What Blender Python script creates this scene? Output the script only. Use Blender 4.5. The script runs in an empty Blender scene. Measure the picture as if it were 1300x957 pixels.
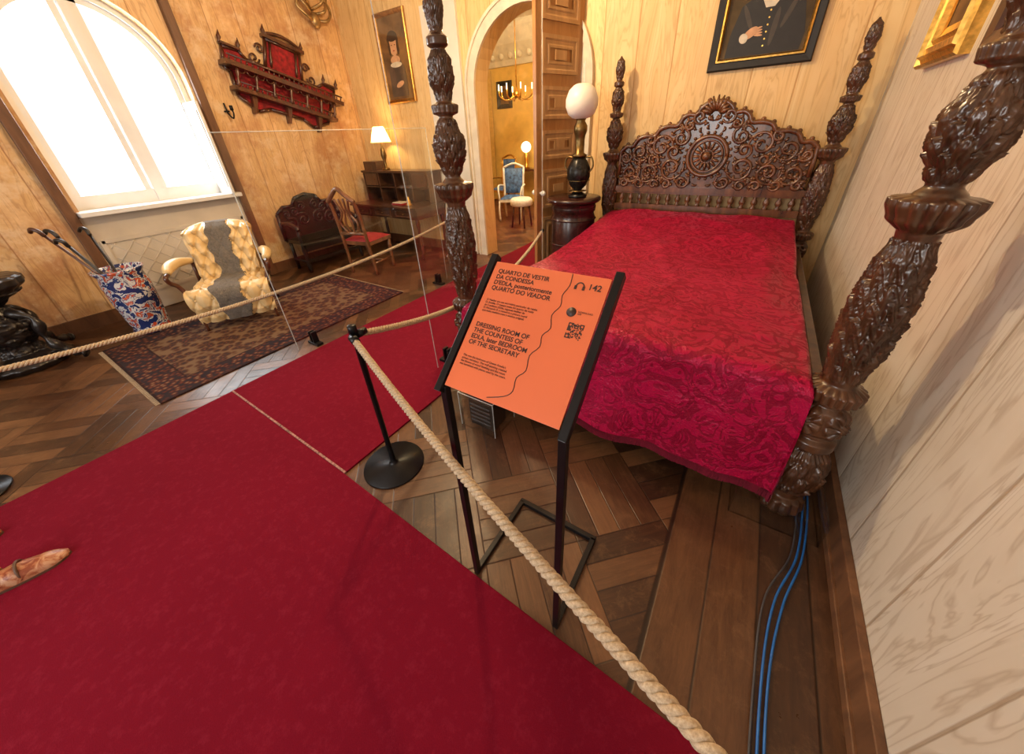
import bpy, math, random
from mathutils import Vector, Matrix, noise
random.seed(4)
pi=math.pi
SC=bpy.context.scene
COL=bpy.context.collection

# ---------------------------------------------------------------- node helpers
class NT:
    def __init__(s,name):
        s.m=bpy.data.materials.new(name); s.m.use_nodes=True
        s.t=s.m.node_tree; s.t.nodes.clear()
        s.out=s.t.nodes.new("ShaderNodeOutputMaterial")
        s.geo=None
    def n(s,kind,**k):
        x=s.t.nodes.new("ShaderNode"+kind)
        for a,b in k.items(): setattr(x,a,b)
        return x
    def put(s,sock,v):
        if v is None: return
        if isinstance(v,bpy.types.NodeSocket): s.t.links.new(v,sock)
        else:
            if isinstance(v,(tuple,list)) and sock.type=='RGBA' and len(v)==3: v=(*v,1)
            sock.default_value=v
    def ma(s,op,a,b=None,c=None):
        x=s.n("Math",operation=op); s.put(x.inputs[0],a); s.put(x.inputs[1],b)
        if c is not None: s.put(x.inputs[2],c)
        return x.outputs[0]
    def pos(s):
        if s.geo is None:
            g=s.n("NewGeometry"); sp=s.n("SeparateXYZ"); s.t.links.new(g.outputs["Position"],sp.inputs[0]); s.geo=(sp.outputs[0],sp.outputs[1],sp.outputs[2],g.outputs["Position"])
        return s.geo
    def xyz(s,a,b,c):
        x=s.n("CombineXYZ"); s.put(x.inputs[0],a); s.put(x.inputs[1],b); s.put(x.inputs[2],c); return x.outputs[0]
    def noise(s,vec,scale,detail=3,rough=.5,dist=0):
        x=s.n("TexNoise"); s.put(x.inputs["Vector"],vec); x.inputs["Scale"].default_value=scale; x.inputs["Detail"].default_value=detail
        x.inputs["Roughness"].default_value=rough; x.inputs["Distortion"].default_value=dist; return x.outputs[0]
    def vor(s,vec,scale,feat='F1',out=0,rand=1):
        x=s.n("TexVoronoi",feature=feat); s.put(x.inputs["Vector"],vec); x.inputs["Scale"].default_value=scale; x.inputs["Randomness"].default_value=rand; return x.outputs[out]
    def wn(s,vec):
        x=s.n("TexWhiteNoise"); x.noise_dimensions='3D'; s.put(x.inputs["Vector"],vec); return x.outputs[0]
    def ramp(s,f,stops,interp='LINEAR'):
        x=s.n("ValToRGB"); e=x.color_ramp.elements; x.color_ramp.interpolation=interp
        while len(e)<len(stops): e.new(.5)
        for i,(p,c) in enumerate(stops): e[i].position=p; e[i].color=(*c,1) if len(c)==3 else c
        s.put(x.inputs[0],f); return x.outputs[0]
    def mix(s,f,a,b,bt='MIX'):
        x=s.n("MixRGB",blend_type=bt); s.put(x.inputs[0],f); s.put(x.inputs[1],a); s.put(x.inputs[2],b); return x.outputs[0]
    def bump(s,h,strength=.3,dist=.01):
        x=s.n("Bump"); x.inputs["Strength"].default_value=strength; x.inputs["Distance"].default_value=dist; s.put(x.inputs["Height"],h); return x.outputs[0]
    def bsdf(s,col,rough=.5,bump=None,metal=0,**k):
        b=s.n("BsdfPrincipled"); s.put(b.inputs["Base Color"],col); s.put(b.inputs["Roughness"],rough); s.put(b.inputs["Metallic"],metal)
        if bump is not None: s.put(b.inputs["Normal"],bump)
        for a,v in k.items(): s.put(b.inputs[a.replace("_"," ")],v)
        s.t.links.new(b.outputs[0],s.out.inputs[0]); return s.m

def plain(name,c,rough=.5,metal=0,var=.15,sc=20,**k):
    t=NT(name); p=t.pos(); f=t.noise(p[3],sc,3)
    a=tuple(max(0,x*(1-var)) for x in c); b=tuple(min(1,x*(1+var)) for x in c)
    return t.bsdf(t.ramp(f,[(.3,a),(.7,b)]),rough,None,metal,**k)

def wall_mat(name,c_light,c_mid,c_dark,plank=.34,worn=0.0,grain=.35,stain=.3,off=0.0):
    t=NT(name); x,y,z,P=t.pos()
    u=t.ma('ADD',t.ma('ADD',x,y),off); uu=t.ma('DIVIDE',u,plank); pid=t.ma('FLOOR',uu); fr=t.ma('FRACT',uu)
    r=t.wn(t.xyz(pid,3.3,1.7))
    zz=t.ma('ADD',z,t.ma('MULTIPLY',r,13.0))
    g=t.noise(t.xyz(t.ma('MULTIPLY',u,6.0),pid,t.ma('MULTIPLY',zz,.75)),1.0,4,.5,1.3)
    rings=t.ma('FRACT',t.ma('MULTIPLY',g,11.0))
    rings=t.ma('ABSOLUTE',t.ma('SUBTRACT',rings,.5))
    col=t.ramp(g,[(.3,c_light),(.52,c_mid),(.72,c_light)])
    col=t.mix(t.ma('MULTIPLY',t.ramp(rings,[(.0,(1,1,1)),(.2,(0,0,0))]),grain),col,c_dark)
    kn=t.vor(t.xyz(t.ma('MULTIPLY',u,2.2),pid,t.ma('MULTIPLY',zz,1.1)),1.3)
    col=t.mix(t.ma('MULTIPLY',t.ramp(kn,[(.03,(1,1,1)),(.1,(0,0,0))]),.6),col,c_dark)
    st=t.noise(P,2.3,4,.6); col=t.mix(t.ma('MULTIPLY',t.ramp(st,[(.5,(0,0,0)),(.75,(1,1,1))]),stain),col,c_dark)
    if worn:
        w=t.noise(P,1.6,5,.7); col=t.mix(t.ma('MULTIPLY',t.ramp(w,[(.48,(0,0,0)),(.62,(1,1,1))]),worn),col,(.46,.21,.09))
        w2=t.noise(P,3.1,5,.75); col=t.mix(t.ma('MULTIPLY',t.ramp(w2,[(.50,(0,0,0)),(.64,(1,1,1))]),worn),col,(.80,.62,.40))
    e=t.ma('MINIMUM',fr,t.ma('SUBTRACT',1.0,fr))
    line=t.ramp(e,[(.0,(1,1,1)),(.008,(1,1,1)),(.02,(0,0,0))])
    col=t.mix(t.ma('MULTIPLY',line,.75),col,c_dark)
    tone=t.ma('MULTIPLY_ADD',r,.18,.86)
    col=t.mix(1.0,col,t.xyz(tone,tone,tone),'MULTIPLY')
    return t.bsdf(col,.5,t.bump(t.ma('SUBTRACT',1.0,line),.4,.005))

def wood(name,c1,c2,rough=.3,sc=1.0,coat=0.0):
    t=NT(name); x,y,z,P=t.pos()
    g=t.noise(t.xyz(t.ma('MULTIPLY',x,14*sc),t.ma('MULTIPLY',y,14*sc),t.ma('MULTIPLY',z,2.5*sc)),1.0,5,.6,.6)
    col=t.ramp(g,[(.3,c1),(.7,c2)])
    return t.bsdf(col,rough,t.bump(g,.12,.003),Coat_Weight=coat,Coat_Roughness=.2)

# ---------------------------------------------------------------- mesh builder
class M:
    def __init__(s): s.v=[];s.f=[];s.mi=[];s.sm=[];s.T=None
    def add(s,vs,fs,m=0,smooth=False):
        o=len(s.v)
        if s.T is not None: vs=[s.T@Vector(p) for p in vs]
        s.v+= [tuple(p) for p in vs]
        for i,f in enumerate(fs):
            s.f.append(tuple(o+j for j in f)); s.mi.append(m[i] if isinstance(m,list) else m); s.sm.append(smooth)
    def box(s,c,d,m=0,R=None):
        hx,hy,hz=d[0]/2,d[1]/2,d[2]/2
        vs=[Vector((a*hx,b*hy,e*hz)) for a in(-1,1) for b in(-1,1) for e in(-1,1)]
        if R is not None: vs=[R@p for p in vs]
        c=Vector(c); s.add([p+c for p in vs],[(0,1,3,2),(4,6,7,5),(0,4,5,1),(2,3,7,6),(0,2,6,4),(1,5,7,3)],m)
    def grid(s,fn,nu,nv,m=0,smooth=True,closeu=False):
        vs=[];fs=[];mm=[]
        for i in range(nu+(0 if closeu else 1)):
            for j in range(nv+1): vs.append(fn(i/nu,j/nv))
        w=nv+1; tot=len(vs)
        for i in range(nu):
            for j in range(nv):
                a=i*w+j; b=((i+1)*w+j)%tot if closeu else (i+1)*w+j
                fs.append((a,b,b+1,a+1))
                if callable(m): mm.append(m((i+.5)/nu,(j+.5)/nv))
        s.add(vs,fs,mm if callable(m) else m,smooth)
    def lathe(s,prof,c=(0,0,0),n=24,m=0,fn=None,cap=True,smooth=True):
        vs=[];fs=[]
        for r,z in prof:
            for k in range(n):
                a=2*pi*k/n; rr=r if fn is None else fn(r,a,z)
                vs.append((c[0]+rr*math.cos(a),c[1]+rr*math.sin(a),c[2]+z))
        for i in range(len(prof)-1):
            for k in range(n):
                k2=(k+1)%n; fs.append((i*n+k,i*n+k2,(i+1)*n+k2,(i+1)*n+k))
        if cap:
            fs.append(tuple(range(n))[::-1]); fs.append(tuple((len(prof)-1)*n+k for k in range(n)))
        s.add(vs,fs,m,smooth)
    def tube(s,pts,r,n=8,m=0,flat=1.0):
        pts=[Vector(p) for p in pts]; N=len(pts); rr=r if isinstance(r,(list,tuple)) else [r]*N
        t=(pts[1]-pts[0]).normalized(); up=Vector((0,0,1)) if abs(t.z)<.9 else Vector((1,0,0))
        nv=(up-t*up.dot(t)).normalized(); vs=[]
        for i in range(N):
            t=(pts[min(i+1,N-1)]-pts[max(i-1,0)]).normalized()
            nv=(nv-t*nv.dot(t)).normalized(); b=t.cross(nv)
            for k in range(n):
                a=2*pi*k/n; vs.append(pts[i]+(nv*math.cos(a)+b*math.sin(a)*flat)*rr[i])
        fs=[(i*n+k,i*n+(k+1)%n,(i+1)*n+(k+1)%n,(i+1)*n+k) for i in range(N-1) for k in range(n)]
        fs.append(tuple(range(n))[::-1]); fs.append(tuple((N-1)*n+k for k in range(n)))
        s.add(vs,fs,m,True)
    def sph(s,c,r,n=16,m=0,k=10):
        if not isinstance(r,(tuple,list)): r=(r,r,r)
        def fn(u,v):
            a=2*pi*u; b=pi*(v*.998+.001)
            return (c[0]+r[0]*math.sin(b)*math.cos(a),c[1]+r[1]*math.sin(b)*math.sin(a),c[2]-r[2]*math.cos(b))
        s.grid(fn,n,k,m,True,True)
    def ext(s,poly,P,w0,w1,m=0,smooth=False):
        n=len(poly); vs=[P(u,v,w0) for u,v in poly]+[P(u,v,w1) for u,v in poly]
        fs=[tuple(range(n))[::-1],tuple(range(n,2*n))]+[(i,(i+1)%n,n+(i+1)%n,n+i) for i in range(n)]
        s.add(vs,fs,m,smooth)
    def ringframe(s,P,w,h,prof,m=0):
        vs=[]
        for ins,d in prof:
            a=w/2-ins; b=h/2-ins
            for u,v in((-a,-b),(a,-b),(a,b),(-a,b)): vs.append(P(u,v,d))
        fs=[(i*4+k,i*4+(k+1)%4,(i+1)*4+(k+1)%4,(i+1)*4+k) for i in range(len(prof)-1) for k in range(4)]
        s.add(vs,fs,m)
    def obj(s,name,mats,parent=None,bevel=0,L=None):
        me=bpy.data.meshes.new(name); me.from_pydata(s.v,[],s.f)
        for x in (mats if isinstance(mats,(list,tuple)) else [mats]): me.materials.append(x)
        me.polygons.foreach_set("material_index",s.mi); me.polygons.foreach_set("use_smooth",s.sm); me.update()
        import bmesh
        b=bmesh.new(); b.from_mesh(me); bmesh.ops.recalc_face_normals(b,faces=b.faces); b.to_mesh(me); b.free()
        o=bpy.data.objects.new(name,me); COL.objects.link(o)
        if parent: par(o,parent)
        if bevel:
            md=o.modifiers.new("bev",'BEVEL'); md.width=bevel; md.segments=2; md.limit_method='ANGLE'; md.angle_limit=.7
        return o
def empty(name,loc):
    e=bpy.data.objects.new(name,None); e.location=loc; e.empty_display_size=.1; COL.objects.link(e); return e
def par(o,e):
    o.parent=e; o.matrix_parent_inverse=Matrix.Translation(-Vector(e.location))
def cr(pts,k=8):
    P=[Vector(p) for p in pts]; P=[P[0]*2-P[1]]+P+[P[-1]*2-P[-2]]; out=[]
    for i in range(1,len(P)-2):
        for j in range(k):
            t=j/k; a,b,c,d=P[i-1:i+3]
            out.append(.5*((2*b)+(c-a)*t+(2*a-5*b+4*c-d)*t*t+(3*b-a-3*c+d)*t**3))
    out.append(P[-2]); return out
def interp(keys,z):
    for (a,ra),(b,rb) in zip(keys,keys[1:]):
        if z<=b:
            t=(z-a)/(b-a); t=t*t*(3-2*t); return ra+(rb-ra)*t
    return keys[-1][1]

# ---------------------------------------------------------------- materials
M_back=wall_mat("wall_pine_back",(.86,.64,.32),(.79,.53,.23),(.50,.25,.07),grain=.4,stain=.25)
M_right=wall_mat("wall_pine_right",(.74,.68,.58),(.68,.61,.50),(.40,.30,.20),grain=.5,stain=.25)
M_left=wall_mat("wall_pine_left",(.80,.55,.29),(.68,.42,.18),(.36,.16,.055),worn=.7,grain=.45)
M_dark=wood("carved_dark_wood",(.018,.006,.003),(.12,.046,.018),.28,coat=.4)
M_head=wood("headboard_wood",(.04,.013,.005),(.20,.075,.026),.26,coat=.4)
M_mah=wood("mahogany",(.035,.011,.006),(.12,.036,.015),.28,coat=.3)
M_black=plain("black_wood",(.014,.010,.009),.3)
M_brown=wood("trim_brown_wood",(.085,.036,.016),(.19,.085,.037),.45)
M_doorw=wood("door_oak",(.28,.12,.035),(.42,.20,.065),.35)
M_white=plain("white_paint",(.74,.74,.72),.45,var=.04,sc=4)
M_stone=plain("stone_trim",(.68,.61,.49),.7,var=.12,sc=9)
M_blk=plain("black_metal",(.012,.012,.014),.35,.6,var=.1)
M_gold=plain("gilt",(.70,.40,.09),.3,1.0,var=.3,sc=40)
M_brass=plain("old_brass",(.20,.13,.05),.35,1.0,var=.3)
M_velvet=plain("red_velvet",(.26,.008,.012),.8,var=.5)
M_red_seat=plain("red_seat",(.30,.015,.025),.7)
M_blue=plain("blue_cable",(.01,.12,.40),.4)
M_gray=plain("dark_grey",(.05,.05,.055),.5)
M_ceil=plain("ceiling_plaster",(.72,.63,.50),.8,var=.06,sc=3)
M_skin=plain("portrait_flesh",(.58,.32,.17),.6)
M_pblack=plain("portrait_black",(.014,.012,.010),.55)
M_pbg=plain("portrait_background",(.080,.055,.026),.6,var=.6,sc=4,Specular_IOR_Level=.2)
M_pbg2=plain("portrait_background_warm",(.16,.085,.035),.6,var=.5,sc=5,Specular_IOR_Level=.2)
M_pwhite=plain("portrait_white",(.6,.54,.42),.5)

def parquet():
    t=NT("parquet_floor"); x,y,z,P=t.pos()
    s=math.sqrt(.5)
    a=t.ma('MULTIPLY',t.ma('ADD',x,y),s); b=t.ma('MULTIPLY',t.ma('SUBTRACT',y,x),s)
    c=.42; A=t.ma('DIVIDE',a,c); B=t.ma('DIVIDE',b,c)
    fa=t.ma('FLOOR',A); fb=t.ma('FLOOR',B)
    par_=t.ma('MODULO',t.ma('ABSOLUTE',t.ma('ADD',fa,fb)),2.0)
    inv=t.ma('SUBTRACT',1.0,par_)
    across=t.ma('ADD',t.ma('MULTIPLY',A,par_),t.ma('MULTIPLY',B,inv))
    along=t.ma('ADD',t.ma('MULTIPLY',B,par_),t.ma('MULTIPLY',A,inv))
    s4=t.ma('MULTIPLY',across,4.0)
    bm=t.ma('GREATER_THAN',x,.045); nb=t.ma('SUBTRACT',1.0,bm)
    sb=t.ma('DIVIDE',t.ma('SUBTRACT',x,.045),.172)
    st=t.ma('ADD',t.ma('MULTIPLY',s4,nb),t.ma('MULTIPLY',sb,bm))
    al=t.ma('ADD',t.ma('MULTIPLY',t.ma('MULTIPLY',along,c),nb),t.ma('MULTIPLY',y,bm))
    sid=t.ma('FLOOR',st); fr=t.ma('FRACT',st)
    e1=t.ma('MINIMUM',fr,t.ma('SUBTRACT',1.0,fr))
    fl_=t.ma('FRACT',along); e2=t.ma('MULTIPLY',t.ma('MINIMUM',fl_,t.ma('SUBTRACT',1.0,fl_)),4.0)
    e2=t.ma('ADD',e2,bm)
    e=t.ma('MINIMUM',e1,e2)
    rnd=t.wn(t.xyz(sid,t.ma('MULTIPLY',fa,nb),t.ma('MULTIPLY',fb,nb)))
    g=t.noise(t.xyz(t.ma('MULTIPLY',st,3.5),t.ma('ADD',t.ma('MULTIPLY',al,3.0),t.ma('MULTIPLY',rnd,9.0)),rnd),2.0,7,.75,.5)
    f=t.ma('ADD',t.ma('MULTIPLY',rnd,.5),t.ma('MULTIPLY',g,.65))
    col=t.ramp(f,[(.2,(.016,.006,.003)),(.5,(.060,.024,.010)),(.85,(.155,.070,.029))])
    wear=t.noise(P,9,7,.8,.5); col=t.mix(t.ma('MULTIPLY',t.ramp(wear,[(.52,(0,0,0)),(.68,(1,1,1))]),.40),col,(.20,.105,.05))
    dk=t.noise(P,2.2,5,.7); col=t.mix(t.ma('MULTIPLY',t.ramp(dk,[(.5,(0,0,0)),(.7,(1,1,1))]),.5),col,(.018,.008,.005))
    line=t.ramp(e,[(.0,(1,1,1)),(.035,(0,0,0))])
    edge=t.ramp(t.ma('ABSOLUTE',t.ma('SUBTRACT',x,.045)),[(.0,(1,1,1)),(.007,(1,1,1)),(.010,(0,0,0))])
    line=t.ma('MAXIMUM',line,edge)
    col=t.mix(t.ma('MULTIPLY',line,.85),col,(.006,.003,.002))
    sc=t.noise(P,5,6,.7)
    return t.bsdf(col,t.ma('MULTIPLY_ADD',sc,.4,.15),t.bump(t.ma('SUBTRACT',t.ma('MULTIPLY',g,.25),line),.4,.003))
M_floor=parquet()
def carpet():
    t=NT("red_carpet_pile"); P=t.pos()[3]
    f=t.noise(P,260,2,.7); g=t.noise(P,1.3,4,.6); h=t.noise(P,26,4,.75)
    col=t.mix(g,(.125,.003,.013),(.20,.006,.022)); col=t.mix(t.ma('MULTIPLY',f,.5),col,(.07,.001,.006)); col=t.mix(t.ma('MULTIPLY',t.ramp(h,[(.5,(0,0,0)),(.75,(1,1,1))]),.30),col,(.26,.02,.045))
    return t.bsdf(col,1.0,t.bump(f,.5,.004),Specular_IOR_Level=.10)
M_carpet=carpet()
def damask():
    t=NT("crimson_damask"); x,y,z,P=t.pos()
    per=.62
    xs=t.ma('DIVIDE',t.ma('ADD',x,.46),per)
    xm=t.ma('ABSOLUTE',t.ma('SUBTRACT',t.ma('FRACT',xs),.5))
    ym=t.ma('DIVIDE',t.ma('ADD',y,z),per)
    off=t.ma('FRACT',t.ma('MULTIPLY',t.ma('FLOOR',xs),.5))
    v=t.xyz(xm,t.ma('ADD',ym,off),.3)
    n1=t.noise(v,4.2,2.5,.55,1.6)
    w=t.ma('ABSOLUTE',t.ma('SUBTRACT',t.ma('FRACT',t.ma('MULTIPLY',n1,5.0)),.5))
    f=t.ramp(w,[(.2,(0,0,0)),(.26,(1,1,1))])
    big=t.noise(P,1.6,4,.55)
    col=t.mix(f,(.225,.001,.022),(.385,.005,.048))
    col=t.mix(t.ma('MULTIPLY',t.ramp(big,[(.45,(0,0,0)),(.7,(1,1,1))]),.35),col,(.46,.012,.075))
    fine=t.noise(P,300,2,.6); wr=t.noise(t.xyz(t.ma('MULTIPLY',x,1.2),y,z),5,5,.7,.5)
    hh=t.ma('ADD',t.ma('MULTIPLY',wr,1.5),t.ma('ADD',t.ma('MULTIPLY',fine,.05),t.ma('MULTIPLY',f,.08)))
    return t.bsdf(col,t.ma('MULTIPLY_ADD',f,-.26,.56),t.bump(hh,.7,.028),Specular_IOR_Level=.55,Specular_Tint=(1,.35,.5,1))
M_damask=damask()
M_fringe=plain("fringe_crimson",(.20,.002,.022),.8)
def rope_mat():
    t=NT("hemp_rope"); P=t.pos()[3]; f=t.noise(P,160,3,.7)
    return t.bsdf(t.ramp(f,[(.3,(.33,.24,.15)),(.7,(.60,.49,.35))]),.9,t.bump(f,.5,.003),Specular_IOR_Level=.2)
M_rope=rope_mat()
def rug_mat(x0,x1,y0,y1):
    t=NT("oriental_rug_weave"); x,y,z,P=t.pos()
    dx=t.ma('MINIMUM',t.ma('SUBTRACT',x,x0),t.ma('SUBTRACT',x1,x)); dy=t.ma('MINIMUM',t.ma('SUBTRACT',y,y0),t.ma('SUBTRACT',y1,y))
    d=t.ma('MINIMUM',dx,dy)
    v2=t.vor(P,24,'F1')
    pal=t.ramp(t.vor(P,16,'F1',0),[(.1,(.14,.045,.028)),(.25,(.035,.028,.032)),(.45,(.085,.036,.022)),(.7,(.16,.10,.06))])
    bc=t.ramp(v2,[(.15,(.17,.10,.06)),(.35,(.10,.03,.02)),(.6,(.03,.022,.026))])
    inb=t.ramp(d,[(.0,(1,1,1)),(.24,(1,1,1)),(.25,(0,0,0))])
    col=t.mix(inb,pal,bc)
    ln=t.ramp(t.ma('PINGPONG',d,.125),[(.0,(1,1,1)),(.012,(1,1,1)),(.02,(0,0,0))]); ln=t.ma('MULTIPLY',ln,inb)
    col=t.mix(t.ma('MULTIPLY',ln,.7),col,(.02,.01,.01))
    return t.bsdf(col,1.0,t.bump(t.noise(P,200,2),.3,.003),Specular_IOR_Level=.1)
def imari():
    t=NT("imari_porcelain"); P=t.pos()[3]
    a=t.vor(P,10,'F1',0); n=t.noise(P,13,4,.6,.8)
    col=t.ramp(n,[(.30,(.015,.03,.13)),(.46,(.015,.03,.14)),(.47,(.60,.60,.60)),(.54,(.02,.05,.2)),(.57,(.50,.09,.03)),(.64,(.62,.60,.56)),(.67,(.015,.03,.15))],'CONSTANT')
    col=t.mix(t.ramp(a,[(.15,(1,1,1)),(.18,(0,0,0))]),col,(.45,.07,.025))
    return t.bsdf(col,.15,None,0,Coat_Weight=.5)
def cream():
    t=NT("cream_upholstery"); P=t.pos()[3]; n=t.noise(P,6,2,.5)
    return t.bsdf(t.ramp(n,[(.3,(.64,.44,.19)),(.7,(.72,.54,.28))]),.36)
M_cream=cream()
def throw():
    t=NT("fur_throw"); P=t.pos()[3]; n=t.noise(P,60,4,.7,1.0); b=t.noise(P,9,2,.5)
    return t.bsdf(t.mix(b,t.ramp(n,[(.35,(.05,.04,.032)),(.65,(.20,.175,.14))]),(.17,.15,.13)),.95,t.bump(n,.8,.01))
M_throw=throw()
def acrylic():
    t=NT("clear_acrylic"); tr=t.n("BsdfTransparent"); tr.inputs[0].default_value=(.98,.988,.985,1)
    gl=t.n("BsdfGlossy"); gl.inputs["Roughness"].default_value=.03
    lw=t.n("LayerWeight"); lw.inputs[0].default_value=.5
    f=t.ma('MULTIPLY_ADD',t.ma('POWER',lw.outputs[1],4.0),.4,.05)
    mx=t.n("MixShader"); t.t.links.new(f,mx.inputs[0]); t.t.links.new(tr.outputs[0],mx.inputs[1]); t.t.links.new(gl.outputs[0],mx.inputs[2]); t.t.links.new(mx.outputs[0],t.out.inputs[0]); return t.m
M_acr=acrylic()
M_acr_edge=plain("acrylic_edge",(.65,.70,.70),.2,Alpha=.5)
def emis(name,c,s):
    t=NT(name); e=t.n("Emission"); e.inputs[0].default_value=(*c,1); e.inputs[1].default_value=s; t.t.links.new(e.outputs[0],t.out.inputs[0]); return t.m

# ---------------------------------------------------------------- room shell
XL,XR,YB,YF,ZC=-5.67,.66,4.35,-3.0,3.7
def arch_wall(name,P,a0,a1,o0,o1,zs,zsp,thick,mat,zc=ZC):
    m=M(); rad=(o1-o0)/2; c=(o0+o1)/2; n=20
    m.ext([(a0,0),(o0,0),(o0,zc),(a0,zc)],P,0,thick); m.ext([(o1,0),(a1,0),(a1,zc),(o1,zc)],P,0,thick)
    if zs>0: m.ext([(o0,0),(o1,0),(o1,zs),(o0,zs)],P,0,thick)
    pts=[(c-rad*math.cos(pi*i/n),zsp+rad*math.sin(pi*i/n)) for i in range(n+1)]
    for p,q in zip(pts,pts[1:]): m.ext([p,q,(q[0],zc),(p[0],zc)],P,0,thick)
    return m.obj(name,mat)
PL=lambda u,v,w:(XL-w,u,v)
PB=lambda u,v,w:(u,YB+w,v)
WY0,WY1,WSP=.78,2.18,2.26
arch_wall("wall_left",PL,YF,YB+.25,WY0,WY1,1.08,WSP,.35,M_left)
DX0,DX1=-3.28,-1.84
arch_wall("wall_back",PB,XL,XR+.2,DX0,DX1,0,2.08,.25,M_back)
m=M(); m.box(((XR+.1),(YF+YB)/2,ZC/2),(.2,YB-YF,ZC)); m.obj("wall_right",M_right)
m=M()
PF=lambda u,v,w:(u,YF-w,v)
for a,b in((XL,-4.6),(-3.2,-1.9),(-.5,XR+.2)): m.ext([(a,0),(b,0),(b,ZC),(a,ZC)],PF,0,.3)
for a,b in((-4.6,-3.2),(-1.9,-.5)):
    m.ext([(a,0),(b,0),(b,.9),(a,.9)],PF,0,.3); m.ext([(a,2.9),(b,2.9),(b,ZC),(a,ZC)],PF,0,.3)
m.obj("wall_front",M_right)
X2=-8.2
m=M(); m.box(((X2+1)/2-.0,(YF+9.2)/2,-.05),(10.2,9.2-YF+.6,.1)); m.obj("floor",M_floor)
m=M(); m.box(((X2+1)/2,(YF+9.2)/2,ZC+.05),(10.2,9.2-YF+.6,.1)); m.obj("ceiling",M_ceil)
M_yel=plain("golden_wall",(.74,.47,.12),.6,var=.1,sc=6)
m=M(); m.box(((X2-.5)/2,9.0,ZC/2),(-X2-.5,.2,ZC)); m.obj("wall_far_room_back",M_yel)
m=M(); m.box((X2-.1,6.9,ZC/2),(.2,4.6,ZC)); m.obj("wall_far_room_left",M_yel)
m=M(); m.box((-.6,6.9,ZC/2),(.2,4.4,ZC)); m.obj("wall_far_room_right",M_yel)
m=M(); m.box((-6.95,4.5,ZC/2),(2.3,.2,ZC)); m.obj("wall_far_room_front",M_yel)
m=M(); m.ext([(0,3.0),(.08,3.0),(.12,3.1),(.35,3.35),(.5,3.6),(.5,3.7),(0,3.7)],lambda u,v,w:(w,8.9-u,v),-8.1,-.8)
for k in range(30): m.sph((-8+k*.25,8.72,3.2),(.07,.06,.10),10,0,6)
m.obj("trim_6",M_stone)

m=M(); m.box((XR-.014,(YF+YB)/2,.07),(.028,YB-YF,.14)); m.box((XR-.02,(YF+YB)/2,.02),(.04,YB-YF,.04)); m.obj("baseboard_right",M_brown,bevel=.004)
m=M(); m.box(((XL-4.0)/2+.0,YB-.012,.07),(-4.0-XL,.024,.14)); m.box(((DX1+.12+XR)/2,YB-.012,.07),(XR-DX1-.12,.024,.14)); m.obj("baseboard_back",M_brown)
m=M(); m.box((XL+.012,(YF+.66)/2,.07),(.024,.66-YF,.14)); m.box((XL+.012,(2.3+YB)/2,.07),(.024,YB-2.3,.14)); m.obj("baseboard_left",M_brown)
m=M()
for yy in(.70,2.245): m.box((XL+.03,yy,ZC/2),(.06,.085,ZC)); 
m.obj("trim_1",M_brown,bevel=.006)
m=M(); m.box((XL+.012,1.475,.54),(.024,1.46,1.06))
def clipseg(y0,z0,sg,ya,yb,za,zb):
    t0=max((ya-y0),(za-z0) if sg>0 else (z0-zb)); t1=min((yb-y0),(zb-z0) if sg>0 else (z0-za))
    return (t0,t1) if t1>t0+.02 else None
for sg in(1,-1):
    for i in range(-4,10):
        y0=.84+i*.16; z0=.26 if sg>0 else .80
        c=clipseg(y0,z0,sg,.84,2.12,.26,.80)
        if c: m.tube([(XL+.026,y0+c[0],z0+sg*c[0]),(XL+.026,y0+c[1],z0+sg*c[1])],.005,4)
m.box((XL+.028,1.475,.24),(.02,1.36,.04)); m.box((XL+.028,1.475,.82),(.02,1.36,.04)); m.box((XL+.028,.8,.53),(.02,.04,.6)); m.box((XL+.028,2.15,.53),(.02,.04,.6))
m.obj("trim_2",plain("cream_panel",(.60,.54,.45),.5,var=.08,sc=5))
wd=empty("window_1",(XL-.2,1.48,1.1))
m=M(); m.box((XL-.05,1.48,1.10),(.42,1.46,.045)); m.obj("sill",M_white,wd,bevel=.006)
def arc(c,z,r,n=24): return [(c-r*math.cos(pi*i/n),z+r*math.sin(pi*i/n)) for i in range(n+1)]
def archframe(m,P,o0,o1,z0,zsp,wd_,w0,w1):
    c=(o0+o1)/2; R=(o1-o0)/2
    out=[(o0,z0)]+arc(c,zsp,R)+[(o1,z0)]; inn=[(o0+wd_,z0)]+arc(c,zsp,R-wd_)+[(o1-wd_,z0)]
    for i in range(len(out)-1): m.ext([out[i],out[i+1],inn[i+1],inn[i]],P,w0,w1)
m=M(); archframe(m,PL,WY0,WY1,1.12,WSP,.05,.12,.20); archframe(m,PL,WY0+.04,WY1-.04,1.16,WSP,.06,.16,.22)
m.ext([(WY0,1.12),(WY1,1.12),(WY1,1.25),(WY0,1.25)],PL,.14,.22)
c0=1.50
m.ext([(c0-.035,1.12),(c0+.035,1.12),(c0+.035,2.94),(c0-.035,2.94)],PL,.12,.22)
m.ext([(c0-.10,1.12),(c0-.045,1.12),(c0-.045,2.88),(c0-.10,2.88)],PL,.16,.22); m.ext([(c0+.045,1.12),(c0+.10,1.12),(c0+.10,2.88),(c0+.045,2.88)],PL,.16,.22)
m.obj("casement_frame",M_white,wd)
m=M()
m.box((XL+.02,2.11,1.6),(.34,.03,.96)); m.box((XL+.04,2.09,1.6),(.24,.012,.8)); m.obj("shutter",M_white,wd,bevel=.004)
m=M(); m.ext([(WY0,1.12)]+arc(1.48,WSP,.7)+[(WY1,1.12)],PL,.2,.203); m.obj("glass",M_acr,wd)

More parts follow.
